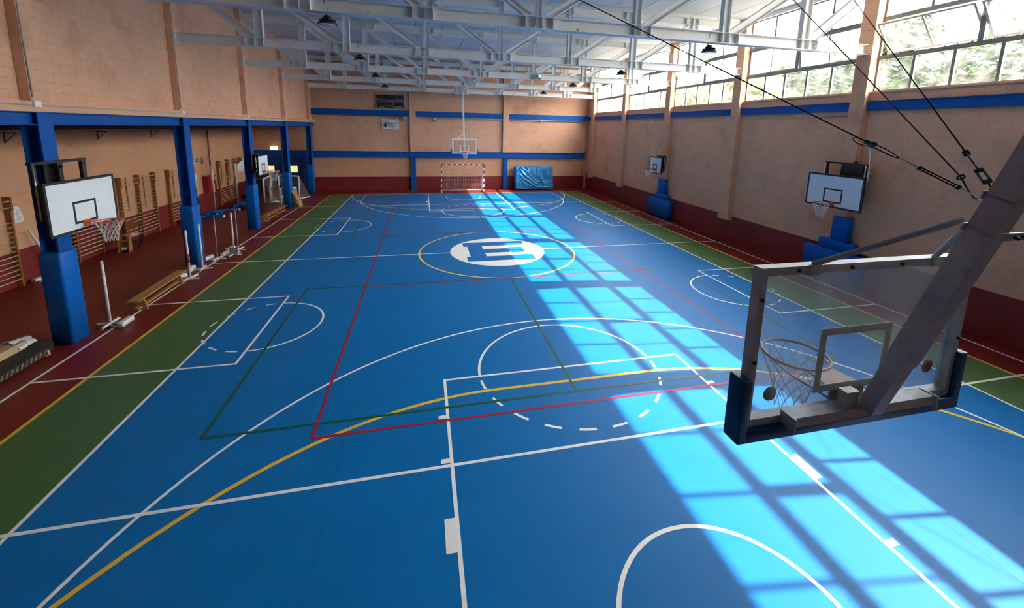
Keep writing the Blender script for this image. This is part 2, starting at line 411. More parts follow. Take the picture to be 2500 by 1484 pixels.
bm_.build('steel_beam', 'blue_steel', wl)
# recess under the mezzanine
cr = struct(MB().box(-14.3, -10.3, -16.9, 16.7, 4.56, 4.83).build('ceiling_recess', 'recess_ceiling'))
wr = struct(MB().box(-14.3, -14.0, -16.9, 16.7, 0, 4.56).build('wall_recess', 'plaster'))
MB().box(-14.0, -13.985, -16.6, 16.38, 0, 1.0).build('dado', 'dado', wr)
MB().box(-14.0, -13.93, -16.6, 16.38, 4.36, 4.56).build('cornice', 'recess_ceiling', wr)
for y in (-4.2, -1.0, 2.4, 5.4, 8.0):
    b = MB(); b.box(-14.0, -13.97, y-.015, y+.015, 4.0, 4.32); b.box(-14.0, -13.7, y-.015, y+.015, 4.27, 4.30); b.bar((-13.985, y, 4.02), (-13.72, y, 4.28), .02, .02, (0, 1, 0))
    b.build('wall_bracket', 'wood_dark', wr)
# right: block wall, dado, blue beam
wg = struct(MB().box(10.27, 10.6, -16.9, 16.7, 0, 6.02).build('wall_right', 'wall_joint'))
items = []
for i in range(0, len(edges), 2):
    a, b = edges[i], edges[i+1]
    items += [(10.27, u, z, w, h, .01) for u, z, w, h in lay(a, b, 1.15, 5.48)]
    items += [(10.27, u, z, w, h, .01) for u, z, w, h in lay(a, b, 5.74, 6.02, h=.28)]
    s = MB(); s.box(10.19, 10.275, a, b, 5.48, 5.74); s.box(10.16, 10.275, a, b, 5.725, 5.745); s.build('steel_beam', 'blue_steel', wg)
    MB().box(10.23, 10.42, a, b, 5.985, 6.03).build('sill', 'wall', wg)
for y in TY:
    MB().box(10.07, 10.45, y-HP+.006, y+HP-.006, 1.2, 9.32).build('pilaster', 'wall_joint', wg)
    items += [(10.07, u, z, w, h, .36) for u, z, w, h in lay(y-HP, y+HP, 1.2, 9.32, w=.44)]
    MB().box(10.02, 10.3, y-.33, y+.33, 1.0, 1.2).build('pilaster_foot', 'wall', wg)
put_blocks(wg, 'x', items, -1)
MB().box(10.235, 10.275, -16.6, 16.38, 0, 1.15).build('dado', 'dado', wg)
MB().box(10.215, 10.275, -16.6, 16.38, 1.13, 1.16).build('dado_cap', 'dado', wg)
for y0, y1, z in ((-5, 5.6, 5.33), (5.6, 16.3, 5.36)): MB().tube([(10.245, y0, z), (10.245, y1, z)], .012, 6).build('conduit', 'conduit', wg)
for y, z in ((6.7, 5.31), (.5, 5.33)): MB().box(10.19, 10.27, y-.05, y+.05, z-.06, z+.06).build('junction_box', 'white_paint', wg)
# far wall
wf = struct(MB().box(-14.3, 10.6, 16.38, 16.7, 0, 9.45).build('wall_far', 'plaster'))
PX = (-3.46, 3.46)
MB().box(-10.27, 10.27, 16.374, 16.385, 2.85, 9.32).build('mortar_bed', 'wall_joint', wf)
items = []
e2 = [-10.27]+[q for x in PX for q in (x-HP, x+HP)]+[10.05]
for i in range(0, len(e2), 2):
    a, b = e2[i], e2[i+1]
    items += [(16.374, u, z, w, h, .01) for u, z, w, h in lay(a, b, 2.85, 5.42)]+[(16.374, u, z, w, h, .01) for u, z, w, h in lay(a, b, 5.80, 9.32)]
    s = MB(); s.box(a, b, 16.24, 16.38, 5.42, 5.80); s.box(a, b, 16.19, 16.38, 5.405, 5.425); s.build('steel_beam', 'blue_steel', wf)
for x in PX:
    MB().box(x-HP+.006, x+HP-.006, 16.18, 16.38, 2.86, 9.32).build('pilaster', 'wall_joint', wf)
    items += [(16.18, u, z, w, h, .18) for u, z, w, h in lay(x-HP, x+HP, 2.86, 9.32, w=.44)]
    s = MB(); s.box(x-.17, x+.17, 16.13, 16.145, 0, 2.46); s.box(x-.17, x+.17, 16.36, 16.375, 0, 2.46); s.box(x-.008, x+.008, 16.14, 16.37, 0, 2.46); s.build('steel_post', 'blue_steel', wf)
put_blocks(wf, 'y', items, -1)
s = MB(); s.box(-14.0, 10.05, 16.24, 16.38, 2.46, 2.85); s.box(-14.0, 10.05, 16.17, 16.38, 2.44, 2.465); s.box(-14.0, 10.05, 16.17, 16.38, 2.845, 2.865); s.build('steel_beam', 'blue_steel', wf)
for k in range(14): MB().lathe([(.025, 0), (.02, .02)], (0, 0, 0), 8).build('bolt_head', 'score_grey', wf, (-9.6+k*.75, 16.24, 2.66)).rotation_euler = (R(90), 0, 0)
MB().box(-10.4, 10.05, 16.355, 16.385, 0, 1.0).build('dado', 'dado', wf)
MB().tube([(-10.0, 16.2, 5.37), (10.0, 16.2, 5.37)], .018, 6).build('conduit', 'conduit', wf)
MB().tube([(9.9, 16.3, 2.4), (9.93, 16.3, 1.9), (9.86, 16.3, 1.5), (9.9, 16.3, 1.0)], .015, 6).build('loose_cable', 'cable', wf)
# near wall, behind the photographer
struct(MB().box(-14.3, 10.6, -16.9, -16.6, 0, 9.45).build('wall_near', 'near_wall_dark'))
# ceiling of long pale panels
ce = struct(MB().box(-10.6, 10.6, -16.9, 16.7, 9.40, 9.6).build('ceiling', 'score_grey'))
ys = [-16.6]+TY+[16.38]
pw = 20.54/17
pm = {}
for j in range(len(ys)-1):
    L = ys[j+1]-ys[j]-.012
    for i in range(17):
        k = round(L, 2)
        if k not in pm:
            b = MB(); V, F = block_verts(pw-.022, L, .09, 'y', -1)
            b.add([(v[0], v[2], v[1]) for v in V], [f[::-1] for f in F]); pm[k] = b.mesh('ceiling_panel', 'ceiling')
        link('ceiling_panel', pm[k], ce, (-10.27+pw*(i+.5), (ys[j]+ys[j+1])/2, 9.306))

# ---------------------------------------------------------------- window bays in the right wall
tilt = {2: (38, 34), 3: (0, 10), 4: (0, 40), 5: (0, 0), 1: (30, 0), 0: (0, 0)}
# sashes per bay: (near half, far half)
tilt = {0: (0, 0), 1: (36, 38), 2: (8, 0), 3: (0, 40), 4: (0, 42), 5: (0, 0), 6: (0, 0)}
XW = 10.36
nwin = 0
def window(i, y0, y1):
    global nwin; nwin += 1
    w = bpy.data.objects.new('window_%d' % nwin, None); col.objects.link(w); w.location = (XW, (y0+y1)/2, 6.02); struct(w)
    H = (y1-y0)/2; zt = 3.13
    f = MB(); t = .03
    for z in (.02, zt-.02): f.box(-.03, .03, -H, H, z-.025, z+.025)
    for z in (.97, 2.06): f.box(-.045, .045, -H, H, z-.058, z+.058)
    for y in (-H+.02, H-.02): f.box(-.03, .03, y-.025, y+.025, 0, zt)
    f.build('window_frame', 'window_frame', w)
    def panes(n, z0, z1, mull=True):
        for k in range(n):
            a = -H+.04+(2*H-.08)*k/n; b = -H+.04+(2*H-.08)*(k+1)/n
            MB().box(-.003, .003, a+.008, b-.008, z0, z1).build('pane', 'pane', w)
            if k and mull: MB().box(-.03, .03, a-.034, a+.034, z0, z1).build('mullion', 'window_frame', w)
    panes(5, .045, .912)
    panes(4, 2.118, zt-.045)
    MB().box(-.03, .03, -.055, .055, 1.028, 2.002).build('mullion', 'window_frame', w)
    for hlf, s in ((0, -1), (1, 1)):
        a, b = (-H+.045, -.057) if s < 0 else (.057, H-.045)
        sa = MB(); c = (a+b)/2; hw = (b-a)/2; hh = .482
        for y in (-hw+.018, hw-.018): sa.box(-.025, .025, y-.025, y+.025, -hh, hh)
        for z in (-hh+.018, hh-.018): sa.box(-.025, .025, -hw+.043, hw-.043, z-.025, z+.025)
        so_ = sa.build('sash', 'sash_frame', w, (0, c, 1.515))
        MB().box(-.02, .02, -.022, .022, -hh+.043, hh-.043).build('sash_bar', 'sash_frame', so_)
        for q in (-1, 1): MB().box(-.003, .003, q*hw/2-hw/2+.03, q*hw/2+hw/2-.03, -hh+.036, hh-.036).build('pane', 'pane', so_)
        an = tilt[i][hlf]
        so_.rotation_euler = (0, -R(an), 0)
        if an > 20: MB().tube([(-.05, c+.2*s, 1.0), (.30, c+.2*s, 1.13)], .008, 5).build('stay', 'sash_frame', w)
    for q in (-1, 1):
        MB().tube([(.12, q*H, .05), (.12, 0, .95)], .006, 5).build('brace_rod', 'window_frame', w)
for j in range(len(TY)-1): window(j, TY[j]+HP+.005, TY[j+1]-HP-.005)
MB().box(10.3, 10.6, TY[-1]+HP, 16.7, 6.02, 9.45).build('wall_infill', 'wall', wg)
MB().box(10.3, 10.6, -16.9, TY[0]-HP, 6.02, 9.45).build('wall_infill', 'wall', wg)
MB().box(10.22, 10.42, -16.6, 16.38, 9.14, 9.40).build('lintel', 'truss', wg)

# ================================================================ roof trusses
def make_truss(y, label):
    t = thing('roof_truss', label, 'truss', (0, y, 7.1), 0, 'white steel roof trusses')
    xs = [-7.8, -5.2, -2.6, 0, 2.6, 5.2, 7.8]
    def vw(x): return {0: .14, 2.6: .17, 5.2: .22, 7.8: .25}[abs(x)]
    bc = MB().ibeam((-10.1, 0, .14), (10.1, 0, .14), .28, .24, .014).build('bottom_chord', 'truss', t)
    tc = MB().ibeam((-10.1, 0, 1.92), (10.1, 0, 1.92), .27, .22, .014).build('top_chord', 'truss', t)
    for x in xs:
        w = vw(x)
        MB().ibeam((x, 0, .28), (x, 0, 1.785), w, min(w, .16), .012).build('vertical', 'truss', t)
        off = [-w/2, w/2]
        if x <= 0: off.append(-w/2-.28)
        if x >= 0: off.append(w/2+.28)
        for o in off: MB().box(x+o-.006, x+o+.006, -.115, .115, .014, .266).build('stiffener', 'truss', bc)
        off2 = [-w/2, w/2]
        if x < 0: off2.append(w/2+.28)
        if x > 0: off2.append(-w/2-.28)
        for o in off2: MB().box(x+o-.006, x+o+.006, -.105, .105, 1.80, 2.04).build('stiffener', 'truss', tc)
    up = [-10.0, -7.8, -5.2, -2.6]; lo = [-7.8, -5.2, -2.6, 0]
    for a, b, wd in zip(up, lo, (.24, .20, .17, .15)):
        for s in (1, -1):
            MB().ibeam((s*(a+.12), 0, 1.785), (s*(b-.22), 0, .28), wd, .15, .012).build('diagonal', 'truss', t)
    for s in (-1, 1): MB().box(s*10.105-.012, s*10.105+.012, -.14, .14, -.03, .32).build('end_plate', 'truss', t)
    return t
TL = ['white steel truss right above the hanging backboard mast closest to the camera', 'white steel truss overhead between the camera and the first visible lamps',
      'white steel roof truss closest to the camera, cut by the top of the picture', 'second white roof truss counted from the camera',
      'third white roof truss from the camera, with a round spotlight on it', 'fourth white roof truss from the camera', 'white roof truss closest to the scoreboard wall']
t0 = None
for y, lb in zip(TY, TL):
    if y < -6:
        if t0 is None: pass
    if t0 is None: t0 = make_truss(y, lb)
    else:
        c = copy_tree(t0); c.location = (0, y, 7.1); c['label'] = lb

# high bay lamps
def make_lamp():
    t = thing('high_bay_lamp', 'x', 'lamp', (0, 0, 0), 0, 'black high bay lamps under the trusses')
    MB().lathe([(.09, .06), (.10, .06), (.105, .14), (.085, .15), (.06, .19)], n=20).build('driver_housing', 'black', t)
    for k in range(12):
        a = 2*math.pi*k/12; MB().obox((math.cos(a)*.13, math.sin(a)*.13, .075), Vector((math.cos(a), math.sin(a), 0)), Vector((-math.sin(a), math.cos(a), 0)), Vector((0, 0, 1)), .035, .004, .025).build('cooling_fin', 'black', t)
    MB().lathe([(.19, 0), (.205, .005), (.20, .03), (.13, .065), (.09, .07)], n=28).build('reflector', 'black', t)
    MB().lathe([(.16, -.004), (.17, .002)], n=24).build('lens', 'lens', t)
    MB().tube([(-.04, 0, .18), (-.03, 0, .24), (.03, 0, .24), (.04, 0, .18)], .006, 6).build('hook', 'steel', t)
    MB().tube([(0, 0, .24), (.02, 0, .32), (-.03, 0, .40), (-.05, -.06, .52), (-.04, -.13, .6)], .007, 6).build('cord', 'cable', t)
    return t
l0 = make_lamp()
LAMPS = [(-4.77, -5.1, 'biggest black high bay lamp hanging over the painted goal area by the ledge wall'), (-4.8, 0, 'second black high bay lamp on the ledge wall side'),
         (-4.8, 5.05, 'third black high bay lamp on the ledge wall side'), (-4.83, 10.1, 'small black high bay lamp hanging just above the scoreboard'),
         (4.78, -5.1, 'biggest black high bay lamp on the window side'), (4.78, 0, 'second black high bay lamp on the window side'),
         (4.66, 5.05, 'third black high bay lamp on the window side'), (4.6, 10.1, 'smallest black high bay lamp in front of the far wall on the window side')]
for k, (x, y, lb) in enumerate(LAMPS):
    c = l0 if k == 0 else copy_tree(l0)
    c.location = (x, y-.0, 6.86); c['label'] = lb
    c.rotation_euler = (0, 0, random.uniform(-.4, .4))
sp = thing('spotlight', 'round silver spotlight fixed to the side of the third roof truss', 'spotlight', (2.8, 4.94, 7.12))
b = MB().lathe([(.06, -.1), (.11, -.04), (.13, .06), (.11, .065)], n=18).build('housing', 'galv', sp, (0, -.06, .14)); b.rotation_euler = (R(90), 0, 0)
b2 = MB().lathe([(.10, 0), (.105, .008)], n=18).build('lens', 'lens', sp, (0, -.125, .14)); b2.rotation_euler = (R(90), 0, 0)

for x, y, lb in ((-.12, -5.2, 'yellow green tennis ball resting on the closest truss near its middle'), (.98, -5.2, 'yellow green tennis ball resting on the closest truss toward the windows'), (-3.9, -5.2, 'yellow green tennis ball resting on the closest truss next to the lamp cord')):
    tb = thing('tennis_ball', lb, 'ball', (x, y, 7.114), 0, 'tennis balls stuck on the roof truss')
    MB().lathe([(.033*math.sin(math.pi*k/10)+1e-4, .033-.033*math.cos(math.pi*k/10)) for k in range(11)], n=16).build('felt', 'tennis', tb)
    MB().tube([(.0335*math.cos(a), .0335*math.sin(a), .033+.012*math.sin(2*a)) for a in [2*math.pi*i/20 for i in range(20)]], .0015, 5, closed=True).build('seam', 'paper', tb)
# ================================================================ blue columns with padding
CL = ['blue steel column out of view beside the camera with blue padding', 'big blue padded steel column closest to the camera, carrying a white backboard',
      'second blue padded column, behind the white game posts', 'third blue padded column, with the small white backboard', 'fourth blue padded column, behind the leaning board', 'blue padded column in the corner by the far wall']
def make_column():
    t = thing('steel_column', 'x', 'column', (0, 0, 0), 0, 'blue steel columns under the ledge wall')
    b = MB(); 
    for x in (-.008, -.272): b.box(x-.008, x+.008, -.17, .17, 0, 4.565)
    b.box(-.265, -.015, -.006, .006, 0, 4.565)
    b.build('steel_section', 'blue_steel', t)
    MB().box(-.0, .016, -.17, .17, 1.99, 4.83).build('face_plate', 'blue_steel', t)
    MB().rbox(-.335, .06, -.235, .235, .0, 2.0, .06).build('padding', 'blue_pad', t)
    return t
c0 = make_column()
for k, (y, lb) in enumerate(zip(TY[1:], CL)):
    c = c0 if k == 0 else copy_tree(c0)
    c.location = (-10.1, y, 0); c['label'] = lb
# conduits and junction boxes on the left wall
for y in TY[1:]:
    MB().tube([(-10.09, y-HP+.03, 5.1), (-10.09, y-HP+.03, 9.2)], .013, 6).build('conduit', 'conduit', wl)
    MB().box(-10.12, -10.03, y-HP-.03, y-HP+.12, 4.92, 5.03).build('junction_box', 'white_paint', wl)
for z in (4.945, 4.965): MB().tube([(-10.06, -16, z), (-10.06, 16, z)], .009, 6).build('conduit', 'conduit', wl)

# ================================================================ hoops
def hoop_net(r0, mb, z0=0., n=12, drop=.42, th=.004, c=(0, 0)):
    lev = [(1., 0), (.84, -.22), (.70, -.40), (.58, -.58), (.50, -.78), (.47, -1.0)]
    def P(k, l):
        a = 2*math.pi*(k+(.5 if l % 2 else 0))/n; f, z = lev[l]
        return Vector((c[0]+math.cos(a)*r0*f, c[1]+math.sin(a)*r0*f, z0+z*drop))
    for k in range(n):
        for l in range(5):
            d = 0 if l % 2 == 0 else 1
            mb.tube([P(k, l), P(k+d, l+1)], th, 4, caps=False); mb.tube([P(k, l), P(k+d-1, l+1)], th, 4, caps=False)
    return mb
def rim(parent, cx, cz, m, netm, drop=.42, th=.0045):
    """ring with its bracket; the board face lies at x = 0, rim centre at cx"""
    r = parent
    MB().tube([(cx+.225*math.cos(2*math.pi*k/32), .225*math.sin(2*math.pi*k/32), cz) for k in range(32)], .010, 8, closed=True).build('rim', m, r)
    b = MB(); b.box(.0, .012, -.09, .09, cz-.10, cz+.03); b.box(0, cx-.205, -.07, .07, cz-.006, cz+.006)
    for s in (-1, 1): b.bar((.01, s*.05, cz-.09), (cx-.12, s*.16, cz-.01), .012, .012)
    b.build('rim_bracket', m, r)
    hoop_net(.225, MB(), cz-.015, c=(cx, 0), drop=drop, th=th).build('net', netm, r)
def side_hoop(label, loc, rz, w, h, z0, rimz, reach, box=False, orange='orange', rise=.34):
    t = thing('backboard', label, 'backboard', loc, rz, 'white side backboards')
    zc = z0+h/2
    MB().box(-.03, 0, -w/2+.03, w/2-.03, z0+.03, z0+h-.03).build('board', 'board_white', t)
    f = MB(); bw = .05
    for s in (-1, 1): f.box(-.05, .006, s*w/2, s*(w/2-bw), z0, z0+h)
    for a in (z0, z0+h-bw): f.box(-.05, .006, -w/2+bw, w/2-bw, a, a+bw)
    f.build('board_edge', 'black', t)
    q = MB(); iw, ih, iz = w*.335, h*.43, z0+.13*h/1.05+.02
    for s in (-1, 1): q.box(-.001, .004, s*iw/2, s*(iw/2-.045), iz, iz+ih)
    for a in (iz, iz+ih-.045): q.box(-.001, .004, -iw/2+.045, iw/2-.045, a, a+.045)
    q.build('target_square', 'black', t)
    rim(t, .385, rimz, orange, 'rope_white')
    # carrying frame
    hw = min(.58, w*.28 if w < 1.5 else w*.36); top = z0+h+rise; xb = -.34
    for s in (-1, 1):
        MB().box(xb-.03, xb+.03, s*hw-.03, s*hw+.03, z0+.25, top).build('lift_upright', 'black', t)
        MB().tube([(xb+.04, s*(hw+.05), z0+.3), (xb+.04, s*(hw+.05), top)], .016, 8).build('slide_rod', 'steel', t)
        MB().bar((xb, s*hw, z0+.32), (-.03, s*hw*.8, z0+.25), .04, .04).build('board_arm', 'black', t); MB().bar((xb, s*hw, zc+.1), (-.03, s*hw*.8, zc+.1), .04, .04).build('board_arm', 'black', t)
    MB().box(xb-.04, xb+.04, -hw-.08, hw+.08, top-.02, top+.03).build('lift_top_bar', 'black', t); MB().box(xb-.03, xb+.03, -hw, hw, z0+.25, z0+.30).build('lift_bottom_bar', 'black', t)
    MB().box(-reach, xb+.03, -.06, .06, top-.12, top-.03).build('wall_arm', 'black', t); MB().box(-reach, xb+.03, -.06, .06, z0+.22, z0+.30).build('wall_arm', 'black', t)
    MB().box(xb-.05, xb+.03, -.05, .05, z0+.22, top-.08).build('centre_post', 'black', t); MB().box(-reach, -reach+.02, -.2, .2, z0+.1, top).build('wall_plate', 'black', t)
    if box:
        k = MB(); k.box(-.42, -.26, .02, hw+.02, z0+h-.45, top-.0); k.tube([(-.34, .3, top), (-.34, .3, top+.1)], .05, 10); k.build('drive_box', 'black', t)
    return t
side_hoop('large white backboard with black edge on the closest padded column', (-9.62, -5.14, 0), 0, 1.8, 1.05, 2.46, 2.62, .46)
side_hoop('small white backboard with black edge on the third padded column', (-9.68, 5.03, 0), 0, 1.2, .90, 2.42, 2.60, .40, rise=.02)
side_hoop('large white backboard with black drive box on the window wall', (9.62, -5.14, 0), math.pi, 1.8, 1.03, 2.50, 2.66, .44, True, 'rim_red')
side_hoop('small white backboard high on the window wall, above the stepped blue padding', (9.60, 5.03, 0), math.pi, 1.24, .90, 2.46, 2.70, .46, True, 'rim_red', .03)
rp = thing('hanging_rope', 'knotted pale rope hanging beside the drive box on the window wall', 'rope', (9.93, -5.86, 3.3))
MB().tube([(0, 0, 0), (.02, .01, .12), (-.01, 0, .28), (.02, 0, .42), (.16, .2, 1.3)], .012, 6).build('rope_strand', 'rope_white', rp)
MB().tube([(.02, .02, .05), (-.02, -.03, .15), (.03, .02, .25), (-.02, .02, .33), (.03, -.02, .40), (-.01, .02, .2)], .018, 6).build('rope_knot', 'rope_white', rp)

# glass backboards hung from the roof trusses; local +y looks at the court
def ceiling_hoop(label, loc, rz, framem, glassm, cables, netm, rimm, top, padm='blue_pad'):
    t = thing('hanging_backboard', label, 'backboard', loc, rz, 'glass backboards hung from the roof')
    x0, x1, z0, z1 = -.86, .86, 2.90, 3.945
    MB().box(x0+.04, x1-.04, -.006, .006, z0+.05, z1-.04).build('glass', glassm, t)
    fr = MB()
    for s in (-1, 1): fr.box(s*.86, s*.815, -.045, .022, z0, z1)
    fr.box(x0+.045, x1-.045, -.045, .022, z1-.05, z1); fr.box(x0+.045, x1-.045, -.045, .022, z0, z0+.06)
    fo = fr.build('frame', framem, t)
    for x, z in [(-.6, z1-.025), (-.2, z1-.025), (.2, z1-.025), (.6, z1-.025), (-.838, 3.75), (-.838, 3.35), (.838, 3.75), (.838, 3.35)]:
        b = MB().lathe([(.012, 0), (.012, .012)], n=8).build('bolt', 'black', fo, (x, -.045, z)); b.rotation_euler = (R(90), 0, 0)
    b = MB()
    for s in (-1, 1): b.box(s*.81, s*.76, .006, .009, z0+.06, z1-.05)
    for z in (z0+.06, z1-.10): b.box(-.76, .76, .006, .009, z, z+.05)
    if glassm == 'clear_board': b.build('border_line', 'line_white', t)
    q = MB(); 
    for s in (-1, 1): q.box(s*.295, s*.245, .006, .0095, 3.04, 3.49)
    for z in (3.04, 3.44): q.box(-.245, .245, .006, .0095, z, z+.05)
    q.build('target_square', 'line_white' if glassm == 'clear_board' else 'white_worn', t)
    p = MB(); p.rbox(-.905, .905, -.075, .05, z0-.075, z0+.01, .012, 2)
    for s in (-1, 1): p.rbox(s*.885-.035, s*.885+.035, -.076, .051, z0-.074, z0+.345, .012, 2)
    p.build('edge_padding', padm, t)
    # rim with bracket, turned to look along +y
    MB().tube([(.225*math.cos(2*math.pi*k/40), .42+.225*math.sin(2*math.pi*k/40), 3.05) for k in range(40)], .011, 8, closed=True).build('rim', rimm, t)
    b = MB(); b.add([(-.14, .02, 3.05), (.14, .02, 3.05), (.10, .21, 3.05), (-.10, .21, 3.05), (-.14, .02, 3.035), (.14, .02, 3.035), (.10, .21, 3.035), (-.10, .21, 3.035)], [(0, 1, 2, 3), (7, 6, 5, 4), (0, 4, 5, 1), (1, 5, 6, 2), (2, 6, 7, 3), (3, 7, 4, 0)])
    b.box(-.14, .14, .01, .024, 2.93, 3.05)
    for s in (-1, 1): b.tube([(s*.1, .03, 2.95), (s*.2, .30, 3.0), (s*.22, .42, 3.045)], .007, 6)
    b.build('rim_bracket', rimm, t)
    hoop_net(.225, MB(), 3.035, c=(0, .42), th=.0035).build('net', netm, t)
    # back channel, mast, braces
    c = MB(); c.box(-.58, .58, -.13, -.05, 2.93, 2.995); c.box(-.16, -.06, -.11, -.05, 2.99, 3.10); c.build('back_channel', framem, t)
    for s in (-1, 1):
        k = MB(); k.box(s*.58-.006, s*.58+.006, -.15, -.04, 2.90, 3.0); k.build('channel_end', framem, t)
    A = Vector((0, -.14, 2.99)); T = Vector((0, -1.35, top)); d = (T-A).normalized()
    mo = MB().bar(A, A+d*.5, .095, .095, (0, 1, 0)).bar(A+d*.42, T, .108, .108, (0, 1, 0)).build('mast', framem, t)
    for f in (.55, .75):
        o = MB().tube([A+d*f+Vector((.05, 0, 0)), A+d*f+Vector((.085, -.01, -.01))], .011, 6).build('mast_bolt', 'steel', mo)
    K = A+d*1.32
    for f in (1.32, 1.50):
        c = A+d*f; k = MB(); n = Vector((1, 0, 0)); u = n.cross(d)
        k.obox(c-u*.058, n, d, u, .075, .02, .004); k.obox(c+u*.058+n*.06, n, d, u, .12, .022, .004)
        for s in (-1, 1): k.tube([c+n*s*.062-u*.07, c+n*s*.062+u*.07], .005, 6)
        ko = k.build('clamp', framem, t)
        for x in (.09, .15): MB().tube([c+n*x+u*.055, c+n*x+u*.085], .009, 6).build('clamp_bolt', 'cable', ko)
    for s in (-1, 1):
        MB().tube([Vector((s*.045, -.44, 4.30)), Vector((s*.49, -.035, z1+.005)), Vector((s*.50, -.048, z1-.03))], .017, 8).build('brace', framem, t)
        MB().box(s*.49-.04, s*.49+.04, -.060, -.045, z1-.055, z1+.008).build('brace_plate', framem, t)
    # hanger from the truss behind
    hz = 7.1
    h = MB().bar(T+Vector((0, .0, -.05)), (0, -1.85, hz+.02), .08, .08).bar((-.5, -1.85, hz-.03), (.5, -1.85, hz-.03), .06, .06); h.build('hanger', framem, t)
    # steel cables with turnbuckles
    Q = A+d*1.47+Vector((0, .07, .02))
    for k, (E_, kind, pull) in enumerate(cables):
        E_ = Vector(E_); v = (E_-Q).normalized(); st = Q+Vector(pull)
        L = (E_-st).length; v = (E_-st).normalized()
        if kind == 'long':
            co = MB().tube([st+v*(.95*.56), E_], .0042, 6).build('cable', 'cable', t)
            MB().tube([st, st+v*(.18*.56)], .0035, 6).build('turnbuckle_rod', 'steel', co); MB().tube([st+v*(.50*.56), st+v*(.68*.56)], .0035, 6).build('turnbuckle_rod', 'steel', co)
            u = v.orthogonal().normalized()
            o = MB(); 
            for s in (-1, 1): o.tube([st+v*(.18*.56)+u*s*.007, st+v*(.50*.56)+u*s*.007], .004, 6)
            for f in (.18*.56, .50*.56): o.obox(st+v*f, u, v, u.cross(v), .009, .008, .008)
            o.build('turnbuckle', 'cable', co)
            w_ = u.cross(v)
            o = MB(); o.tube([st+v*(.68*.56)+v*.56*(.16-.16*math.cos(a))+w_*.016*math.sin(a) for a in [2*math.pi*i/18 for i in range(18)]], .0035, 6, closed=True)
            o.tube([st+v*(1.0*.56)+v*.56*(.07*math.cos(a)+.02)+w_*(.022*math.sin(a)-.022) for a in [2*math.pi*i/14 for i in range(14)]], .0035, 6, closed=True)
            o.build('cable_loop', 'cable', co)
            o = MB(); o.tube([st-v*(.03*.56)+v*(.05*.56)*math.cos(a)+w_*.013*math.sin(a) for a in [2*math.pi*i/14 for i in range(14)]], .0035, 6, closed=True); o.build('shackle', 'steel', co)
            o = MB(); o.obox(st+v*(.97*.56), u, v, w_, .009, .014, .008); o.obox(st+v*(.92*.56), u, v, w_, .010, .012, .015); o.build('cable_clip', 'cable', co)
        elif kind == 'slack':
            co = MB().tube([st, st+v*(.08*.56)-Vector((0, 0, .03)), st+v*(.2*.56)-Vector((0, 0, .02)), st+v*(.30*.56), E_], .0042, 6).build('cable', 'cable', t)
            o = MB(); u = v.orthogonal().normalized()
            o.tube([st+v*(.30*.56)+u*.016*math.cos(a)+u.cross(v)*.016*math.sin(a) for a in [2*math.pi*i/12 for i in range(12)]], .005, 6, closed=True); o.build('cable_clip', 'cable', co)
        else:
            co = MB().tube([st+v*(.58*.56), E_], .0042, 6).build('cable', 'cable', t)
            u = v.orthogonal().normalized(); o = MB(); o.tube([st, st+v*(.08*.56)], .0045, 6)
            for s in (-1, 1): o.bar(st+v*(.08*.56)+u*s*.014, st+v*(.26*.56)+u*s*.014, .008, .008)
            for f in (.08*.56, .26*.56): o.obox(st+v*f, u, v, u.cross(v), .018, .008, .008)
            o.tube([st+v*(.26*.56), st+v*(.36*.56)], .0045, 6); o.build('turnbuckle', 'cable', co)
            o = MB(); w_ = u.cross(v); o.tube([st+v*.56*(.47-.1*math.cos(a))+w_*.012*math.sin(a) for a in [2*math.pi*i/14 for i in range(14)]], .0035, 6, closed=True)
            o.obox(st+v*(.57*.56), u, v, w_, .014, .014, .010); o.build('cable_loop', 'cable', co)
    return t
hn = ceiling_hoop('glass backboard hung from the roof seen from behind, galvanised mast, closest to camera', (-.015, -13.365, 0), 0, 'galv', 'board_glass',
    [((-3.14, 3.2, 7.1), 'long', (-.03, .0, -.0)), ((1.53, 3.2, 7.1), 'slack', (-.03, .0, .0)), ((2.83, 3.2, 7.1), 'short', (.02, .0, .06))], 'rope_white', 'rim_worn', 7.1, 'hoop_pad')
for x, m, z in ((-.66, 'score_grey', 3.08), (.72, 'banner_red', 3.12)):
    d_ = MB().lathe([(.05, 0), (.05, .002)], n=24).build('sticker', m, hn, (x*.96, .008, z)); d_.rotation_euler = (R(-90), 0, 0)
ceiling_hoop('clear glass backboard hung from the roof in front of the far wall', (.04, 13.42, 0), math.pi, 'white_paint', 'clear_board',
    [((-3.1, 3.3, 7.1), 'long', (0, 0, 0)), ((3.1, 3.3, 7.1), 'long', (0, 0, 0))], 'rope_white', 'rim_red', 7.1)

# ================================================================ far wall: goal, crash mat, scoreboard, banner
def net_panel(mb, P, nu, nv, th=.003):
    """P(u, v) -> point; a mesh of cords"""
    for i in range(nu+1): mb.tube([P(i/nu, j/nv) for j in range(nv+1)], th, 3, caps=False)
    for j in range(nv+1): mb.tube([P(i/nu, j/nv) for i in range(nu+1)], th, 3, caps=False)
    return mb
g = thing('handball_goal', 'red and white striped goal with net in front of the far wall', 'goal', (.05, 14.82, 0))
for s in (-1, 1):
    b = MB()
    for k in range(10): b.box(s*1.5, s*1.58, -.04, .04, .2*k, .2*k+.2, k % 2)
    b.build('post', ['white_paint', 'goal_red'], g)
b = MB()
for k in range(15): b.box(-1.5+.2*k, -1.3+.2*k, -.04, .04, 2.0, 2.08, (k+1) % 2)
for s in (-1, 1): b.box(s*1.5, s*1.58, -.04, .04, 2.0, 2.08, 1)
b.build('crossbar', ['white_paint', 'goal_red'], g)
b = MB(); 
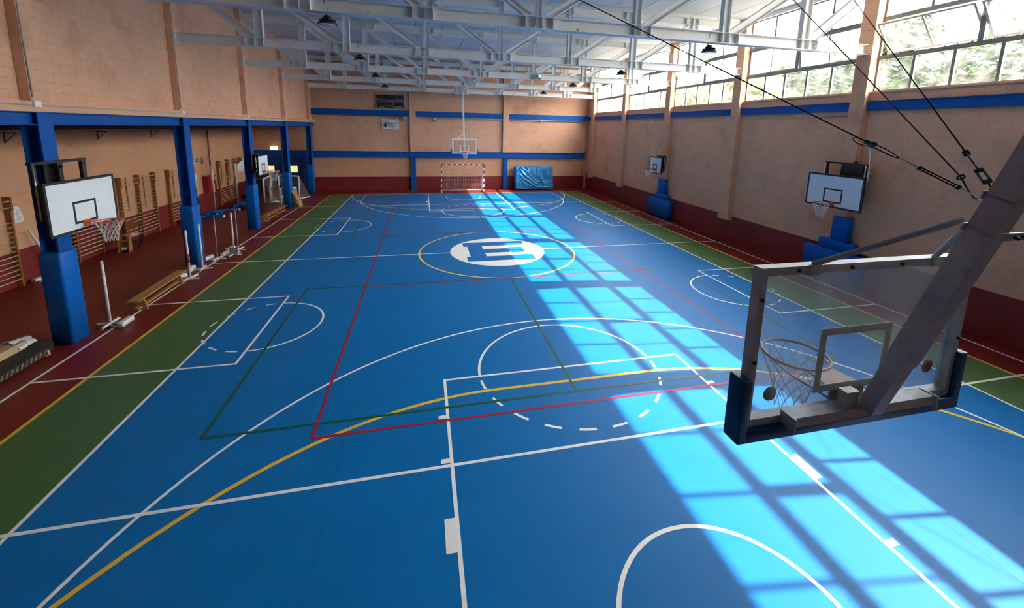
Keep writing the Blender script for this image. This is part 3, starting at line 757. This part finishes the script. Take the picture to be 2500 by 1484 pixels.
for s in (-1, 1):
    b.tube([(s*1.54, .04, .03), (s*1.50, 1.0, .03)], .025, 8)
    b.tube([(s*1.54, .04, 2.0), (s*1.5, .30, 1.98), (s*1.5, .95, .05)], .02, 8)
b.tube([(-1.5, 1.0, .03), (1.5, 1.0, .03)], .03, 8); b.build('back_frame', 'white_paint', g)
b = MB()
net_panel(b, lambda u, v: Vector((-1.5+3*u, .30+.65*(1-v)+.10*math.sin(math.pi*v)*math.sin(math.pi*u), .04+1.94*v-.10*math.sin(math.pi*u)*v)), 26, 18, .0035)
for s in (-1, 1): net_panel(b, lambda u, v, s=s: Vector((s*1.5, .03+u*(.27+.65*(1-v)), .04+1.94*v)), 7, 18, .0035)
b.build('net', 'rope_white', g)

def mat_face(u, v, x0, x1, z0, z1):
    x = x0+(x1-x0)*u; z = z0+(z1-z0)*v
    c = 1-v; e = min(u, 1-u, v, 1-v); k = min(1, e*9)
    # cover hangs in folds: small pleats along the top, long swags lower down
    nz = noise.noise(Vector((u*3.1, v*2.3, 8.))); n2 = noise.noise(Vector((u*7, v*1.5, 2.)))
    pl = .026*math.sin(u*40+5*n2+2*math.sin(u*9))*math.exp(-((v-.80)/.14)**2)*(.4+.6*(1-u))
    rr = math.hypot((u-.92)*1.25, v-1.12); ph = (rr*17+2.2*nz) % 1.6
    sw = .075*max(0, 1-abs(ph-.5)/.42)**1.4*math.exp(-((rr-1.02)/.20)**2)*(.55+.9*abs(nz))
    sw += .025*math.sin(u*14+v*9+4*nz)*math.exp(-((u-.7)/.35)**2)*math.exp(-((v-.5)/.3)**2)
    bulge = .05*math.sin(math.pi*u)*math.sin(math.pi*v)
    return x, z, (pl+sw)*k+bulge+.02*noise.noise(Vector((u*5, v*4, 3)))*k
cm = thing('crash_mat', 'thick blue gymnastics crash mat standing against the far wall', 'mat', (0, 0, 0))
cm.location = (5.68, 15.75, .0); cm.rotation_euler = (R(-8), 0, 0)
x0, x1, z0, z1 = -1.52, 1.52, .02, 1.86
b = MB()
def ff(u, v):
    x, z, d = mat_face(u, v, x0, x1, z0, z1)
    e = min(u*3.04, (1-u)*3.04, v*1.84, (1-v)*1.84); r = .07
    rd = 0 if e > r else r-math.sqrt(max(0, r*r-(r-e)**2))
    return Vector((x, -.25-d+rd, z))
b.grid(ff, 90, 56)
def back(u, v): return Vector((x0+(x1-x0)*u, .25, z0+(z1-z0)*v))
for f2 in (lambda u, v: ff(0, v).lerp(back(0, v), u), lambda u, v: back(1, v).lerp(ff(1, v), u)): b.grid(f2, 4, 56)
b.grid(lambda u, v: ff(u, 1).lerp(back(u, 1), v), 90, 4); b.grid(lambda u, v: back(u, 0).lerp(ff(u, 0), v), 90, 4); b.grid(lambda u, v: back(1-u, v), 1, 1)
b.build('mat_cover', 'blue_mat', cm)
MB().box(-1.35, 1.35, -.262, -.252, 1.70, 1.715).build('seam_band', 'blue_pad', cm)

sc_ = thing('scoreboard', 'black electronic scoreboard with LOCAL and VISITANTE panels on far wall', 'scoreboard', (-5.0, 16.2, 5.92))
MB().box(-.97, .97, 0, .16, 0, .97).build('case', 'score_grey', sc_)
def panel(x0, x1, z0, z1, nm='display_panel'): return MB().box(x0, x1, -.008, .01, z0, z1).build(nm, 'score_black', sc_)
p1 = panel(-.92, -.50, .62, .93); p2 = panel(-.46, .46, .62, .93, 'clock_panel'); p3 = panel(.50, .92, .62, .93)
panel(-.92, -.24, .51, .58); p4 = panel(-.20, .20, .51, .58); panel(.24, .92, .51, .58)
p5 = panel(-.92, -.22, .05, .46); p6 = panel(-.18, .18, .05, .46); p7 = panel(.22, .92, .05, .46)
def words(p, t, x, z, s):
    o = link('lettering', text_mesh(t, s, 'score_text'), p, (x, -.010, z)); o.rotation_euler = (R(90), 0, 0)
words(p5, 'LOCAL', -.57, .07, .125); words(p7, 'VISITANTE', .57, .07, .115); words(p6, 'TANTO', 0, .17, .075)
words(p1, 'FALTAS', -.71, .635, .075); words(p3, 'FALTAS', .71, .635, .075); words(p4, 'TIEMPO', 0, .525, .05)
for k, x in enumerate((-.33, -.14, .14, .33)):
    d = MB()
    for z in (.67, .775, .88): d.box(x-.045, x+.045, -.0105, -.008, z-.008, z+.008)
    for s in (-1, 1):
        for z in (.7225, .8275): d.box(x+s*.05-.008, x+s*.05+.008, -.0105, -.008, z-.04, z+.04)
    d.build('digit', 'score_digit', p2)
MB().tube([(.97, .05, .3), (1.0, .02, .2), (1.0, .02, -.1), (1.0, .02, -.48)], .012, 6).build('power_cord', 'cable', sc_)

bn = thing('banner', 'white Everest banner with a small crest hanging on the far wall', 'banner', (-5.02, 16.30, 4.45))
def bf(u, v):
    x = -.575+1.15*u; sag = .07*math.sin(math.pi*u)*v
    return Vector((x+.02*math.sin(v*5)*(u-.5), -.02-.012*math.sin(u*9+v*4)-.014*math.sin((u+v)*7)-.02*math.sin(math.pi*u), .0+.79*v-sag+.02*math.sin(u*6)*(1-v)))
MB().grid(bf, 24, 14).build('cloth', 'banner_cloth', bn)
o = link('lettering', text_mesh('Everest', .27, 'ink_dark'), bn, (.17, -.075, .36)); o.rotation_euler = (R(90), 0, 0); o.scale = (.86, 1, 1)
o = link('lettering', text_mesh('Monteclaro', .17, 'ink'), bn, (.19, -.075, .20)); o.rotation_euler = (R(90), 0, 0); o.scale = (.88, 1, 1)
cr_ = MB(); P = []
for k in range(9):
    u = k/8; x = -.53+.33*u; z = .535+.05*math.sin(math.pi*u); P.append((x, z))
for k in range(8): cr_.add([(P[k][0], -.076, P[k][1]-.02), (P[k+1][0], -.076, P[k+1][1]-.02), (P[k+1][0], -.076, P[k+1][1]+.015), (P[k][0], -.076, P[k][1]+.015)], [(0, 1, 2, 3)], 0)
for x0, x1, z0, z1, mi in ((-.47, -.36, .18, .36, 1), (-.36, -.24, .34, .48, 1), (-.36, -.24, .18, .33, 0), (-.44, -.38, .38, .46, 0), (-.45, -.39, .20, .26, 2)): cr_.box(x0, x1, -.0775, -.0745, z0, z1, mi)
cr_.build('crest', ['ink_dark', 'banner_red', 'banner_cloth'], bn)
for x, lb in ((-4.1, 'pair of small dark floodlights and white box beside the banner'), (-1.93, 'single small dark floodlight with white cap on the far wall conduit')):
    f = thing('floodlight', lb, 'floodlight', (x, 16.2, 5.22), 0, 'small wall lights on the far conduit')
    MB().box(-.02, .10, -.02, .10, .0, .13).build('junction_box', 'white_paint', f)
    hh = MB().box(-.10, .06, -.16, -.02, -.16, -.03).build('lamp_head', 'black', f); MB().box(-.085, .045, -.166, -.16, -.145, -.045).build('lamp_glass', 'score_grey', hh)
    MB().bar((-.02, .0, .02), (-.02, -.09, -.06), .03, .02).build('bracket', 'black', f)
    if x < -3:
        hh = MB().box(-.30, -.17, -.14, .0, -.06, .08).build('lamp_head', 'black', f); MB().box(-.29, -.18, -.145, -.14, -.05, .07).build('lamp_glass', 'score_grey', hh)
        MB().bar((-.19, 0, .05), (.0, .0, .05), .02, .02).build('bracket', 'black', f)
s_ = thing('alarm_siren', 'small white alarm box on the far wall conduit above the blue mat', 'alarm', (6.3, 16.25, 5.25)); MB().rbox(-.06, .06, -.06, .12, 0, .12, .02, 3).build('case', 'white_paint', s_); MB().lathe([(.03, 0), (.03, .01)], n=12).build('sounder', 'score_grey', s_, (0, -.06, .06)).rotation_euler = (R(90), 0, 0)

# blue partition door at the far end of the recess
dr = struct(MB().box(-14.0, -10.45, 16.26, 16.38, 0, 2.44).build('door_1', 'blue_door'))
for k in range(12):
    x = -13.85+k*.29
    MB().box(x-.05, x+.05, 16.235, 16.26, .05, 2.4).build('door_rib', 'blue_door', dr)
    for z in (1.95, 2.15): MB().box(x+.09, x+.19, 16.25, 16.262, z, z+.11).build('door_dimple', 'blue_steel', dr)
for xc in (-13.04, -11.58):
    for k in range(4): MB().box(xc-.24+k*.125, xc-.14+k*.125, 16.22, 16.262, 1.35, 1.80).build('lit_pane', 'lit_pane', dr)
em = thing('emergency_light', 'glowing bulkhead light high on the wall above the blue partition', 'lamp', (-12.75, 16.295, 2.97))
MB().rbox(-.22, .22, -.12, .08, -.05, .16, .04, 4).build('diffuser', 'lamp_on', em); MB().box(-.24, .24, .06, .08, -.08, .19).build('base_plate', 'white_paint', em)
MB().tube([(0, .06, .19), (0, .06, 1.45)], .012, 6).build('conduit', 'conduit', em)

# ================================================================ window side: stepped blue padding
def padding(label, y, steps):
    t = thing('wall_padding', label, 'padding', (10.0, y, 0), 0, 'stepped blue wall padding')
    for k, (y0, y1, z0, z1, d) in enumerate(steps): MB().rbox(-d, .20, y0, y1, z0, z1, .03, 3).build('padding_block', 'blue_pad', t)
padding('stepped blue padding closest to the glass backboard on the window wall', -5.1, [(-.95, .97, 0, 1.08, .06), (-.62, .52, 1.09, 1.42, .02), (-.38, .16, 1.43, 2.2, 0)])
padding('stepped blue padding below the small backboard on the window wall', 5.03, [(-1.06, 1.02, .02, 1.06, .06), (-.75, .40, 1.07, 1.36, .02), (-.45, .22, 1.37, 2.16, 0)])

# ================================================================ recess: wall bars
RZ = [.22+.135*k for k in range(13)]+[2.26, 2.44]
rung1 = {}
def wall_bars(label, ys_):
    t = thing('wall_bars', label, 'wall bars', (-13.985, ys_[0], 0), 0, 'wooden wall bars')
    for y in ys_:
        y -= ys_[0]
        u = MB(); u.box(.02, .13, y-.025, y+.025, 0, 2.30); u.box(.0, .17, y-.03, y+.03, 2.18, 2.56); u.box(.0, .03, y-.06, y+.06, .3, .42); u.build('upright', 'wood_dark', t)
    for a, b in zip(ys_[:-1], ys_[1:]):
        L = b-a; k = round(L, 3)
        if k not in rung1: rung1[k] = MB().tube([(0, -.04, 0), (0, L+.04, 0)], .019, 8).mesh('rung', 'wood_rung')
        for z in RZ: link('rung', rung1[k], t, (.10 if z < 2.1 else .14, a-ys_[0], z))
        MB().box(.0, .02, (a+b)/2-ys_[0]-.02, (a+b)/2-ys_[0]+.02, 1.2, 2.5).build('wall_batten', 'wood_dark', t)
wall_bars('wooden wall bars cut by the picture edge, beside the white paper', (-3.45, -2.40, -1.35))
wall_bars('wooden wall bars partly behind the closest blue column and its net', (-.35, .69, 1.77))
wall_bars('wooden wall bars in the middle of the recess beside the folding chair', (2.96, 3.99, 5.0))
wall_bars('wooden wall bars half hidden by the second blue column', (6.05, 7.10, 8.12))
wall_bars('wooden wall bars beside the red hose cabinet', (10.8, 11.86, 12.82))
# papers, signs, hose cabinet, pipe
pp = thing('paper_notice', 'white paper notice taped to the orange wall beside the wall bars', 'paper', (-13.996, -.985, 1.77))
MB().grid(lambda u, v: Vector((.004+.012*math.sin(u*3+v*2), -.14+.28*u, .46*v)), 6, 8).build('sheet', 'paper', pp)
for k in range(6): MB().box(.020, .0215, -.10+.02*(k % 3), .04+.03*(k % 2), .06+.055*k, .072+.055*k).build('text_line', 'ink', pp)
sg = thing('exit_sign', 'green exit sign on the orange wall above the hose cabinet', 'sign', (-13.99, 8.9, 2.66))
MB().box(-.01, .01, -.14, .14, 0, .20).build('plate', 'sign_green', sg)
b = MB(); b.box(.0095, .013, -.11, -.05, .05, .15); b.box(.0095, .013, -.02, .06, .09, .11); b.box(.0095, .013, .06, .10, .06, .14); b.build('pictogram', 'paper', sg)
sg = thing('fire_sign', 'red fire equipment sign on the orange wall next to the green sign', 'sign', (-13.99, 9.34, 2.52))
MB().box(-.01, .01, -.11, .11, 0, .32).build('plate', 'sign_red', sg)
b = MB(); b.box(.0095, .013, -.06, .02, .17, .29); b.box(.0095, .013, -.07, .05, .03, .06); b.bar((.011, -.07, .07), (.011, .06, .15), .02, .003); b.build('pictogram', 'paper', sg)
hc = thing('hose_cabinet', 'dark red fire hose cabinet fixed to the orange wall', 'cabinet', (-13.985, 9.62, 1.02))
MB().box(0, .24, -.45, .45, 0, .86).build('case', 'red_box', hc); dd = MB().box(.24, .255, -.43, .43, .02, .84).build('door', 'red_box', hc)
MB().box(.255, .27, .34, .37, .40, .48).build('handle', 'steel', dd); MB().box(.255, .257, .28, .40, .60, .80).build('sticker', 'paper', dd)
pi_ = thing('fire_pipe', 'thin red fire pipe running down the orange wall to the hose cabinet', 'pipe', (-13.90, 9.9, 1.88))
MB().tube([(0, 0, 0), (0, 0, 2.42)], .022, 8).build('pipe_run', 'red_pipe', pi_); MB().tube([(0, .10, .5), (0, .10, 2.42)], .016, 8).build('pipe_run', 'red_pipe', pi_)
for z in (.9, 1.9): MB().box(-.08, .03, -.04, .14, z-.015, z+.015).build('pipe_clip', 'steel', pi_)

# ================================================================ things along the recess
def game_post(name, label, loc, rz, h, m='white_worn', thin=False, grp='white game posts along the court line'):
    t = thing(name, label, 'post', loc, rz, grp)
    MB().tube([(0, 0, .05), (0, 0, h)], .017 if thin else .030, 10).build('pole', 'galv_dull' if thin else m, t)
    for z in (.62*h, .8*h): MB().tube([(0, 0, z), (0, 0, z+.02)], .024 if thin else .036, 8).build('clamp_ring', 'galv_dull', t)
    b = MB(); b.bar((-.28, -.0, .05), (.26, -.0, .05), .035, .035); b.bar((-.28, -.16, .04), (.24, -.02, .05), .02, .02); b.bar((-.28, .16, .04), (.24, .02, .05), .02, .02); b.build('base_frame', m, t)
    MB().tube([(0, -.25, .055), (0, .25, .055)], .03, 8).build('cross_foot', m, t)
    MB().rbox(-.36, -.24, -.20, .20, .02, .13, .01, 2).build('counterweight', 'white_paint', t)
    for s in (-1, 1): w = MB().lathe([(.035, -.018), (.04, -.012), (.04, .012), (.035, .018)], n=12).build('roller', 'pink_cap', t, (0, s*.27, .045)); w.rotation_euler = (R(90), 0, 0)
    return t
game_post('game_post', 'white wooden post on a rolling base next to the closest padded column', (-9.90, -4.50, 0), math.pi, 1.56)
gp = game_post('game_post', 'white post wrapped with red tape at the end of the wooden bench', (-9.68, -1.53, 0), R(-14), 1.52)
MB().tube([(0, 0, .52), (.004, 0, .62), (-.004, 0, .80)], .036, 10).build('red_tape', 'rim_red', gp)
game_post('game_post', 'white post standing right in front of the second padded column', (-9.74, -.66, 0), R(8), 1.52)
game_post('game_post', 'thin grey metal post on a white base beyond the second column', (-9.76, .40, 0), R(-10), 1.56, thin=True)
gp = game_post('game_post', 'thick white post on a grey box base between two thin metal posts', (-9.42, .84, 0), R(-14), 1.56)
b = MB(); b.box(-.16, .16, -.03, .03, .08, .30); b.box(-.17, .17, -.08, .08, .06, .09); b.build('base_box', 'galv', gp)
game_post('game_post', 'thin grey metal post standing last in the row of posts', (-9.52, 1.44, 0), R(-14), 1.54, thin=True)
lp = thing('leaning_post', 'white post on a tilted base leaning behind the closest blue column', 'post', (-13.72, -.72, 0))
MB().tube([(.02, .30, .10), (-.14, -.22, 1.52)], .032, 10).build('pole', 'white_worn', lp)
b = MB().obox((-.06, -.16, .07), Vector((.25, .9, .1)).normalized(), Vector((.9, -.25, .0)).normalized(), Vector((0, 0, 1)), .22, .07, .05).build('counterweight', 'white_paint', lp)
MB().obox((.06, .30, .08), Vector((.25, .9, 0)).normalized(), Vector((.9, -.25, 0)).normalized(), Vector((0, 0, 1)), .18, .07, .05).build('base_plank', 'white_worn', lp)
MB().bar((.03, -.40, .03), (.14, .5, .03), .04, .04).build('base_frame', 'galv_dull', lp)

def bench(label, loc, rz, L, n):
    t = thing('gym_bench', label, 'bench', loc, rz, 'low wooden gymnastics benches')
    MB().box(-.13, .13, -L/2, L/2, .30, .335).build('seat', 'wood', t)
    for k in range(n):
        y = -L/2+.28+(L-.56)*k/(n-1)
        g_ = MB(); g_.add([(-.09, y-.02, .30), (.09, y-.02, .30), (.15, y-.02, 0), (-.15, y-.02, 0), (-.09, y+.02, .30), (.09, y+.02, .30), (.15, y+.02, 0), (-.15, y+.02, 0)], [(0, 1, 2, 3), (7, 6, 5, 4), (0, 4, 5, 1), (1, 5, 6, 2), (2, 6, 7, 3), (3, 7, 4, 0)])
        g_.build('leg', 'wood', t)
    MB().box(-.045, .045, -L/2+.1, L/2-.1, .07, .11).build('balance_beam', 'wood', t)
    for s in (-1, 1):
        MB().tube([(s*.07, -L/2-.03, .25), (s*.07, -L/2+.1, .27)], .012, 6).build('hook', 'black', t)
bench('low wooden bench on the court line closest to the camera', (-9.80, -2.78, 0), R(2), 2.3, 2)
bench('low wooden bench between the third and fourth padded columns', (-10.17, 7.55, 0), R(-2), 2.9, 3)

# black case with a wrapped cardboard box on it
cs = thing('equipment_case', 'long black case with a braided edge lying beside the closest column', 'case', (-10.62, -6.4, 0))
b = MB(); b.poly([(-.42, -2.0), (.42, -2.0), (.42, .66), (.34, .92), (.10, 1.04), (-.40, 1.0)], .03, .16); b.build('case_body', 'case', cs)
for k in range(22): MB().bar((.425, -1.5+k*.098, .05), (.425, -1.45+k*.098, .14), .012, .02, (1, 0, 0)).build('braid', 'cardboard', cs)
MB().tube([(.42, .55, .02), (.50, .58, .06), (.46, .60, .13)], .022, 8).build('handle', 'wood_rung', cs)
cb = thing('cardboard_box', 'long cardboard box wrapped in clear plastic lying on the black case', 'box', (-10.80, -6.6, .16), R(-2))
MB().box(-.17, .17, -1.6, .98, .0, .15).build('carton', 'cardboard', cb)
MB().grid(lambda u, v: Vector((-.20+.40*u, .80+.36*v, .02+.16*math.sin(math.pi*min(1, max(0, u)))*(1-.35*v)+.02*noise.noise(Vector((u*6, v*8, 1)))+.02)), 14, 18).build('plastic_wrap', 'plastic_bag', cb)
MB().lathe([(.02, -.06), (.06, -.04), (.075, 0), (.06, .04), (.02, .06)], n=14).build('wrap_knot', 'plastic_bag', cb, (.02, 1.16, .09))

# folding chair, wooden step
ch = thing('small_chair', 'small dark folding chair with a white seat in front of wall bars', 'chair', (-13.45, 2.55, 0), R(20))
for s in (-1, 1):
    MB().tube([(s*.19, -.20, 0), (s*.19, -.12, .45), (s*.19, .20, .46)], .013, 8).build('leg', 'black', ch)
    MB().tube([(s*.19, .22, 0), (s*.19, .18, .46), (s*.19, .20, .95)], .013, 8).build('leg', 'black', ch)
MB().rbox(-.19, .19, -.17, .19, .455, .49, .03, 3).build('seat', 'white_paint', ch)
MB().box(-.19, .19, .185, .205, .72, .92).build('backrest', 'wood_dark', ch); MB().tube([(-.19, .21, .2), (.19, .21, .2)], .010, 6).build('stretcher', 'black', ch)
st_ = thing('wooden_step', 'light wooden step block standing below the closest net', 'step', (-13.35, 1.95, 0), R(15))
b = MB()
for s in (-1, 1): b.add([(s*.14-.012, -.18, 0), (s*.14-.012, .18, 0), (s*.14-.012, .16, .62), (s*.14-.012, -.02, .62), (s*.14+.012, -.18, 0), (s*.14+.012, .18, 0), (s*.14+.012, .16, .62), (s*.14+.012, -.02, .62)], [(0, 1, 2, 3), (7, 6, 5, 4), (0, 4, 5, 1), (1, 5, 6, 2), (2, 6, 7, 3), (3, 7, 4, 0)])
b.build('side_panel', 'wood', st_)
for z in (.18, .38, .60): MB().box(-.13, .13, -.16+z*.22, .16, z-.012, z+.012).build('tread', 'wood', st_)
MB().box(-.06, .08, -.17, -.13, .10, .16).build('white_label', 'paper', st_)

# wheeled volleyball posts
def wheeled_post(label, loc, rz, h, dark):
    t = thing('volleyball_post', label, 'post', loc, rz, 'wheeled volleyball posts in the recess')
    MB().tube([(0, 0, .1), (0, 0, h)], .035, 10).build('pole', 'black' if dark else 'galv', t)
    MB().tube([(0, 0, h-.75), (0, 0, h+.02)], .06, 12).build('foam_sleeve', 'white_paint', t)
    MB().tube([(.05, 0, h-1.15), (.05, 0, h-.70)], .018, 8).build('winch_tube', 'white_paint', t)
    b = MB(); b.bar((0, 0, .10), (0, -1.1, .10), .09, .09); b.bar((0, 0, .10), (.95, .35, .10), .09, .09); b.bar((.3, .1, .10), (0, -.5, .10), .04, .04); b.build('base_frame', 'blue_pad', t)
    MB().rbox(-.1, .55, -.75, -.5, .04, .17, .02, 2).build('counterweight', 'blue_pad', t)
    for x, y in ((.98, .36), (.45, -.9), (-.1, -.9)):
        w = MB().lathe([(.05, -.03), (.07, -.02), (.07, .02), (.05, .03)], n=14).build('wheel', 'white_worn', t, (x, y, .07)); w.rotation_euler = (0, R(90), 0)
    if dark: MB().tube([(.05, 0, .9), (.12, -.05, .75), (.04, .05, .55), (.14, .02, .35), (.06, 0, .15)], .012, 6).build('net_rope', 'black', t)
wheeled_post('wheeled volleyball post with white sleeve and grey pole before the hose cabinet', (-13.45, 9.0, 0), 0, 2.25, False)
wheeled_post('wheeled volleyball post with dark pole hidden behind the second column', (-13.55, 7.55, 0), R(-15), 2.2, True)
wheeled_post('wheeled volleyball post standing between the last wall bars and the third column', (-13.15, 11.0, 0), R(15), 2.37, False)

# portable children's hoops
def kid_hoop(label, loc, rz, z, m):
    t = thing('portable_hoop', label, 'hoop', loc, rz, 'small portable hoops in the recess')
    MB().tube([(-.35, 0, .1), (-.30, 0, z)], .035, 8).build('pole', 'goal_red', t)
    P = [(-.45, 0), (.45, 0), (.45, .38), (.30, .55), (0, .62), (-.30, .55), (-.45, .38)]
    V = [(-.10, y, z-.25+k) for y, k in P]+[(-.07, y, z-.25+k) for y, k in P]; n = len(P)
    MB().add(V, [tuple(range(n))[::-1], tuple(range(n, 2*n))]+[(k, (k+1) % n, n+(k+1) % n, n+k) for k in range(n)]).build('board', m, t)
    MB().bar((-.32, 0, z), (-.1, 0, z), .05, .05).build('arm', 'goal_red', t)
    MB().tube([(.17+.225*math.cos(2*math.pi*k/24), .225*math.sin(2*math.pi*k/24), z-.12) for k in range(24)], .010, 6, closed=True).build('rim', 'rim_red', t)
    hoop_net(.225, MB(), z-.13, c=(.17, 0)).build('net', 'rope_white', t)
    MB().rbox(-.6, .1, -.35, .35, 0, .18, .05, 3).build('base_tank', 'black_rubber', t)
kid_hoop('portable hoop with grey rounded board behind the third column', (-13.3, 13.6, 0), R(-35), 2.35, 'board_white')
kid_hoop('portable hoop on a red pole with white rounded board beside the small backboard', (-12.0, 9.6, 0), R(-60), 2.35, 'board_white')
st2 = thing('storage_cage', 'dark storage cage standing against the recess wall behind the third column', 'cage', (-13.3, 15.5, 0))
b = MB()
for x in (-.5, .5):
    for y in (-.6, .6): b.box(x-.02, x+.02, y-.02, y+.02, 0, 1.3)
for z in (.1, 1.28):
    for s in (-1, 1): b.box(-.5, .5, s*.6-.02, s*.6+.02, z-.02, z+.02); b.box(s*.5-.02, s*.5+.02, -.6, .6, z-.02, z+.02)
b.build('cage_frame', 'black', st2); MB().box(-.48, .48, -.58, .58, .05, 1.0).build('cage_load', 'black_rubber', st2)

# white training goals
def small_goal(label, loc, rz, w, h, dep, netm, grp='white training goals'):
    t = thing('training_goal', label, 'goal', loc, rz, grp)
    for s in (-1, 1): MB().tube([(s*w/2, 0, 0), (s*w/2, 0, h)], .045, 10).build('post', 'white_paint', t)
    MB().tube([(-w/2, 0, h), (w/2, 0, h)], .045, 10).build('crossbar', 'white_paint', t)
    for s in (-1, 1):
        MB().tube([(s*w/2, 0, .04), (s*w/2, dep, .04)], .04, 8).build('ground_bar', 'white_paint', t)
        MB().tube([(s*w/2, .05, h-.02), (s*w/2, dep, .05)], .015, 6).build('net_stay', 'net_red', t)
    MB().tube([(-w/2, dep, .04), (w/2, dep, .04)], .03, 8).build('ground_bar', 'galv_dull', t)
    b = MB(); net_panel(b, lambda u, v: Vector((-w/2+w*u, dep*(1-v)+.0, .05+(h-.06)*v-.06*math.sin(math.pi*u)*v)), int(w/.14), int(h/.12), .004)
    for s in (-1, 1): net_panel(b, lambda u, v, s=s: Vector((s*w/2, u*dep*(1-v), .05+(h-.06)*v)), 6, int(h/.12), .004)
    b.build('net', netm, t)
small_goal('white training goal with net standing behind the small backboard', (-12.07, 12.5, 0), R(-84), 1.85, 1.43, .85, 'net_dark')
small_goal('white training goal with slanted net between the last two columns', (-11.10, 13.27, 0), R(-29.7), 1.6, 1.45, .85, 'net_dark')
small_goal('low white mini goal standing inside the bigger training goal', (-11.9, 12.35, 0), R(-70), .9, .85, .4, 'net_red')
small_goal('low white mini goal with green net behind the leaning board', (-10.55, 11.2, 0), R(20), .8, .95, .35, 'sign_green')
# curved springboard leaning on the fourth column
sb = thing('springboard', 'curved tan springboard leaning against the fourth padded column', 'board', (-9.60, 10.25, 0))
def sbf(u, v, d): 
    a = v; x = -.05-.66*a**1.5; z = 1.32*a
    return Vector((x-d*.5, -.3+.6*u, z))
b = MB(); b.grid(lambda u, v: sbf(u, v, 0)+Vector((.015, 0, .006)), 2, 12); b.grid(lambda u, v: sbf(1-u, v, 0)+Vector((-.015, 0, -.006)), 2, 12)
for u in (0, 1): b.grid(lambda q, v, u=u: sbf(u, v, 0)+Vector((.015-.03*(q if u == 0 else 1-q), 0, .006-.012*(q if u == 0 else 1-q))), 1, 12)
b.grid(lambda u, q: sbf(u, 1, 0)+Vector((.015-.03*q, 0, .006-.012*q)), 2, 1)
b.build('deck', 'tan', sb)
b = MB(); 
for y in (-.2, .2): b.bar((-.15, y, .02), (-.72, y, 1.2), .04, .05)
b.build('runner', 'wood_dark', sb)
for z in (.25, .8): MB().bar((-.14-.48*z, -.2, z), (-.14-.48*z, .2, z), .03, .03).build('cross_rail', 'wood_dark', sb)

# ================================================================ outside
struct(MB().box(10.7, 120, -90, 90, -.3, -.05).build('ground_outside', 'ground'))
def tree(label, loc, h, r, m, n):
    t = thing('leafy_tree', label, 'tree', loc, 0, 'trees outside the windows')
    b = MB(); b.tube([(0, 0, -.05), (.1, .05, h*.35), (.0, .2, h*.6), (.1, .1, h*.85)], .22, 8, r2=.05)
    for k in range(7):
        a = k*2.4; z = h*(.35+.07*k); b.tube([(0, .1, z), (math.cos(a)*r*.4, math.sin(a)*r*.4, z+.6), (math.cos(a)*r*.8, math.sin(a)*r*.8, z+.9)], .07, 6, r2=.02)
    b.build('trunk', 'bark', t)
    V, F = [], []
    cl = [(random.gauss(0, r*.45), random.gauss(0, r*.45), h*(.55+.4*random.random()), r*(.25+.25*random.random())) for _ in range(26)]
    for i in range(n):
        c = random.choice(cl); p = Vector((random.gauss(0, 1), random.gauss(0, 1), random.gauss(0, .8))).normalized()*c[3]*random.random()**.4
        p = Vector(c[:3])+p; a = Vector((random.gauss(0, 1), random.gauss(0, 1), random.gauss(0, 1))).normalized(); q = a.orthogonal().normalized(); L = .16+.14*random.random()
        o = len(V); V += [p-a*L, p+q*L*.4, p+a*L, p-q*L*.4]; F.append((o, o+1, o+2, o+3))
    lo = MB().add(V, F).build('foliage', m, t); lo['kind'] = 'stuff'
tree('feathery green tree outside the window bay closest to the glass backboard', (18.0, -3.2, 0), 9.2, 3.0, 'leaf', 14000)
tree('dense green tree outside beyond the second window bay', (19.5, 4.0, 0), 9.2, 3.0, 'leaf', 12000)
tree('yellow green tree outside beyond the third window bay', (20.5, 11.0, 0), 9.2, 3.0, 'leaf2', 9000)
tree('pale green tree outside beyond the farthest window bays', (22.5, 21.0, 0), 9.6, 3.4, 'leaf2', 8000)
tree('low green tree outside beside the closest window bay', (16.0, -11.2, 0), 7.8, 2.0, 'leaf2', 4000)
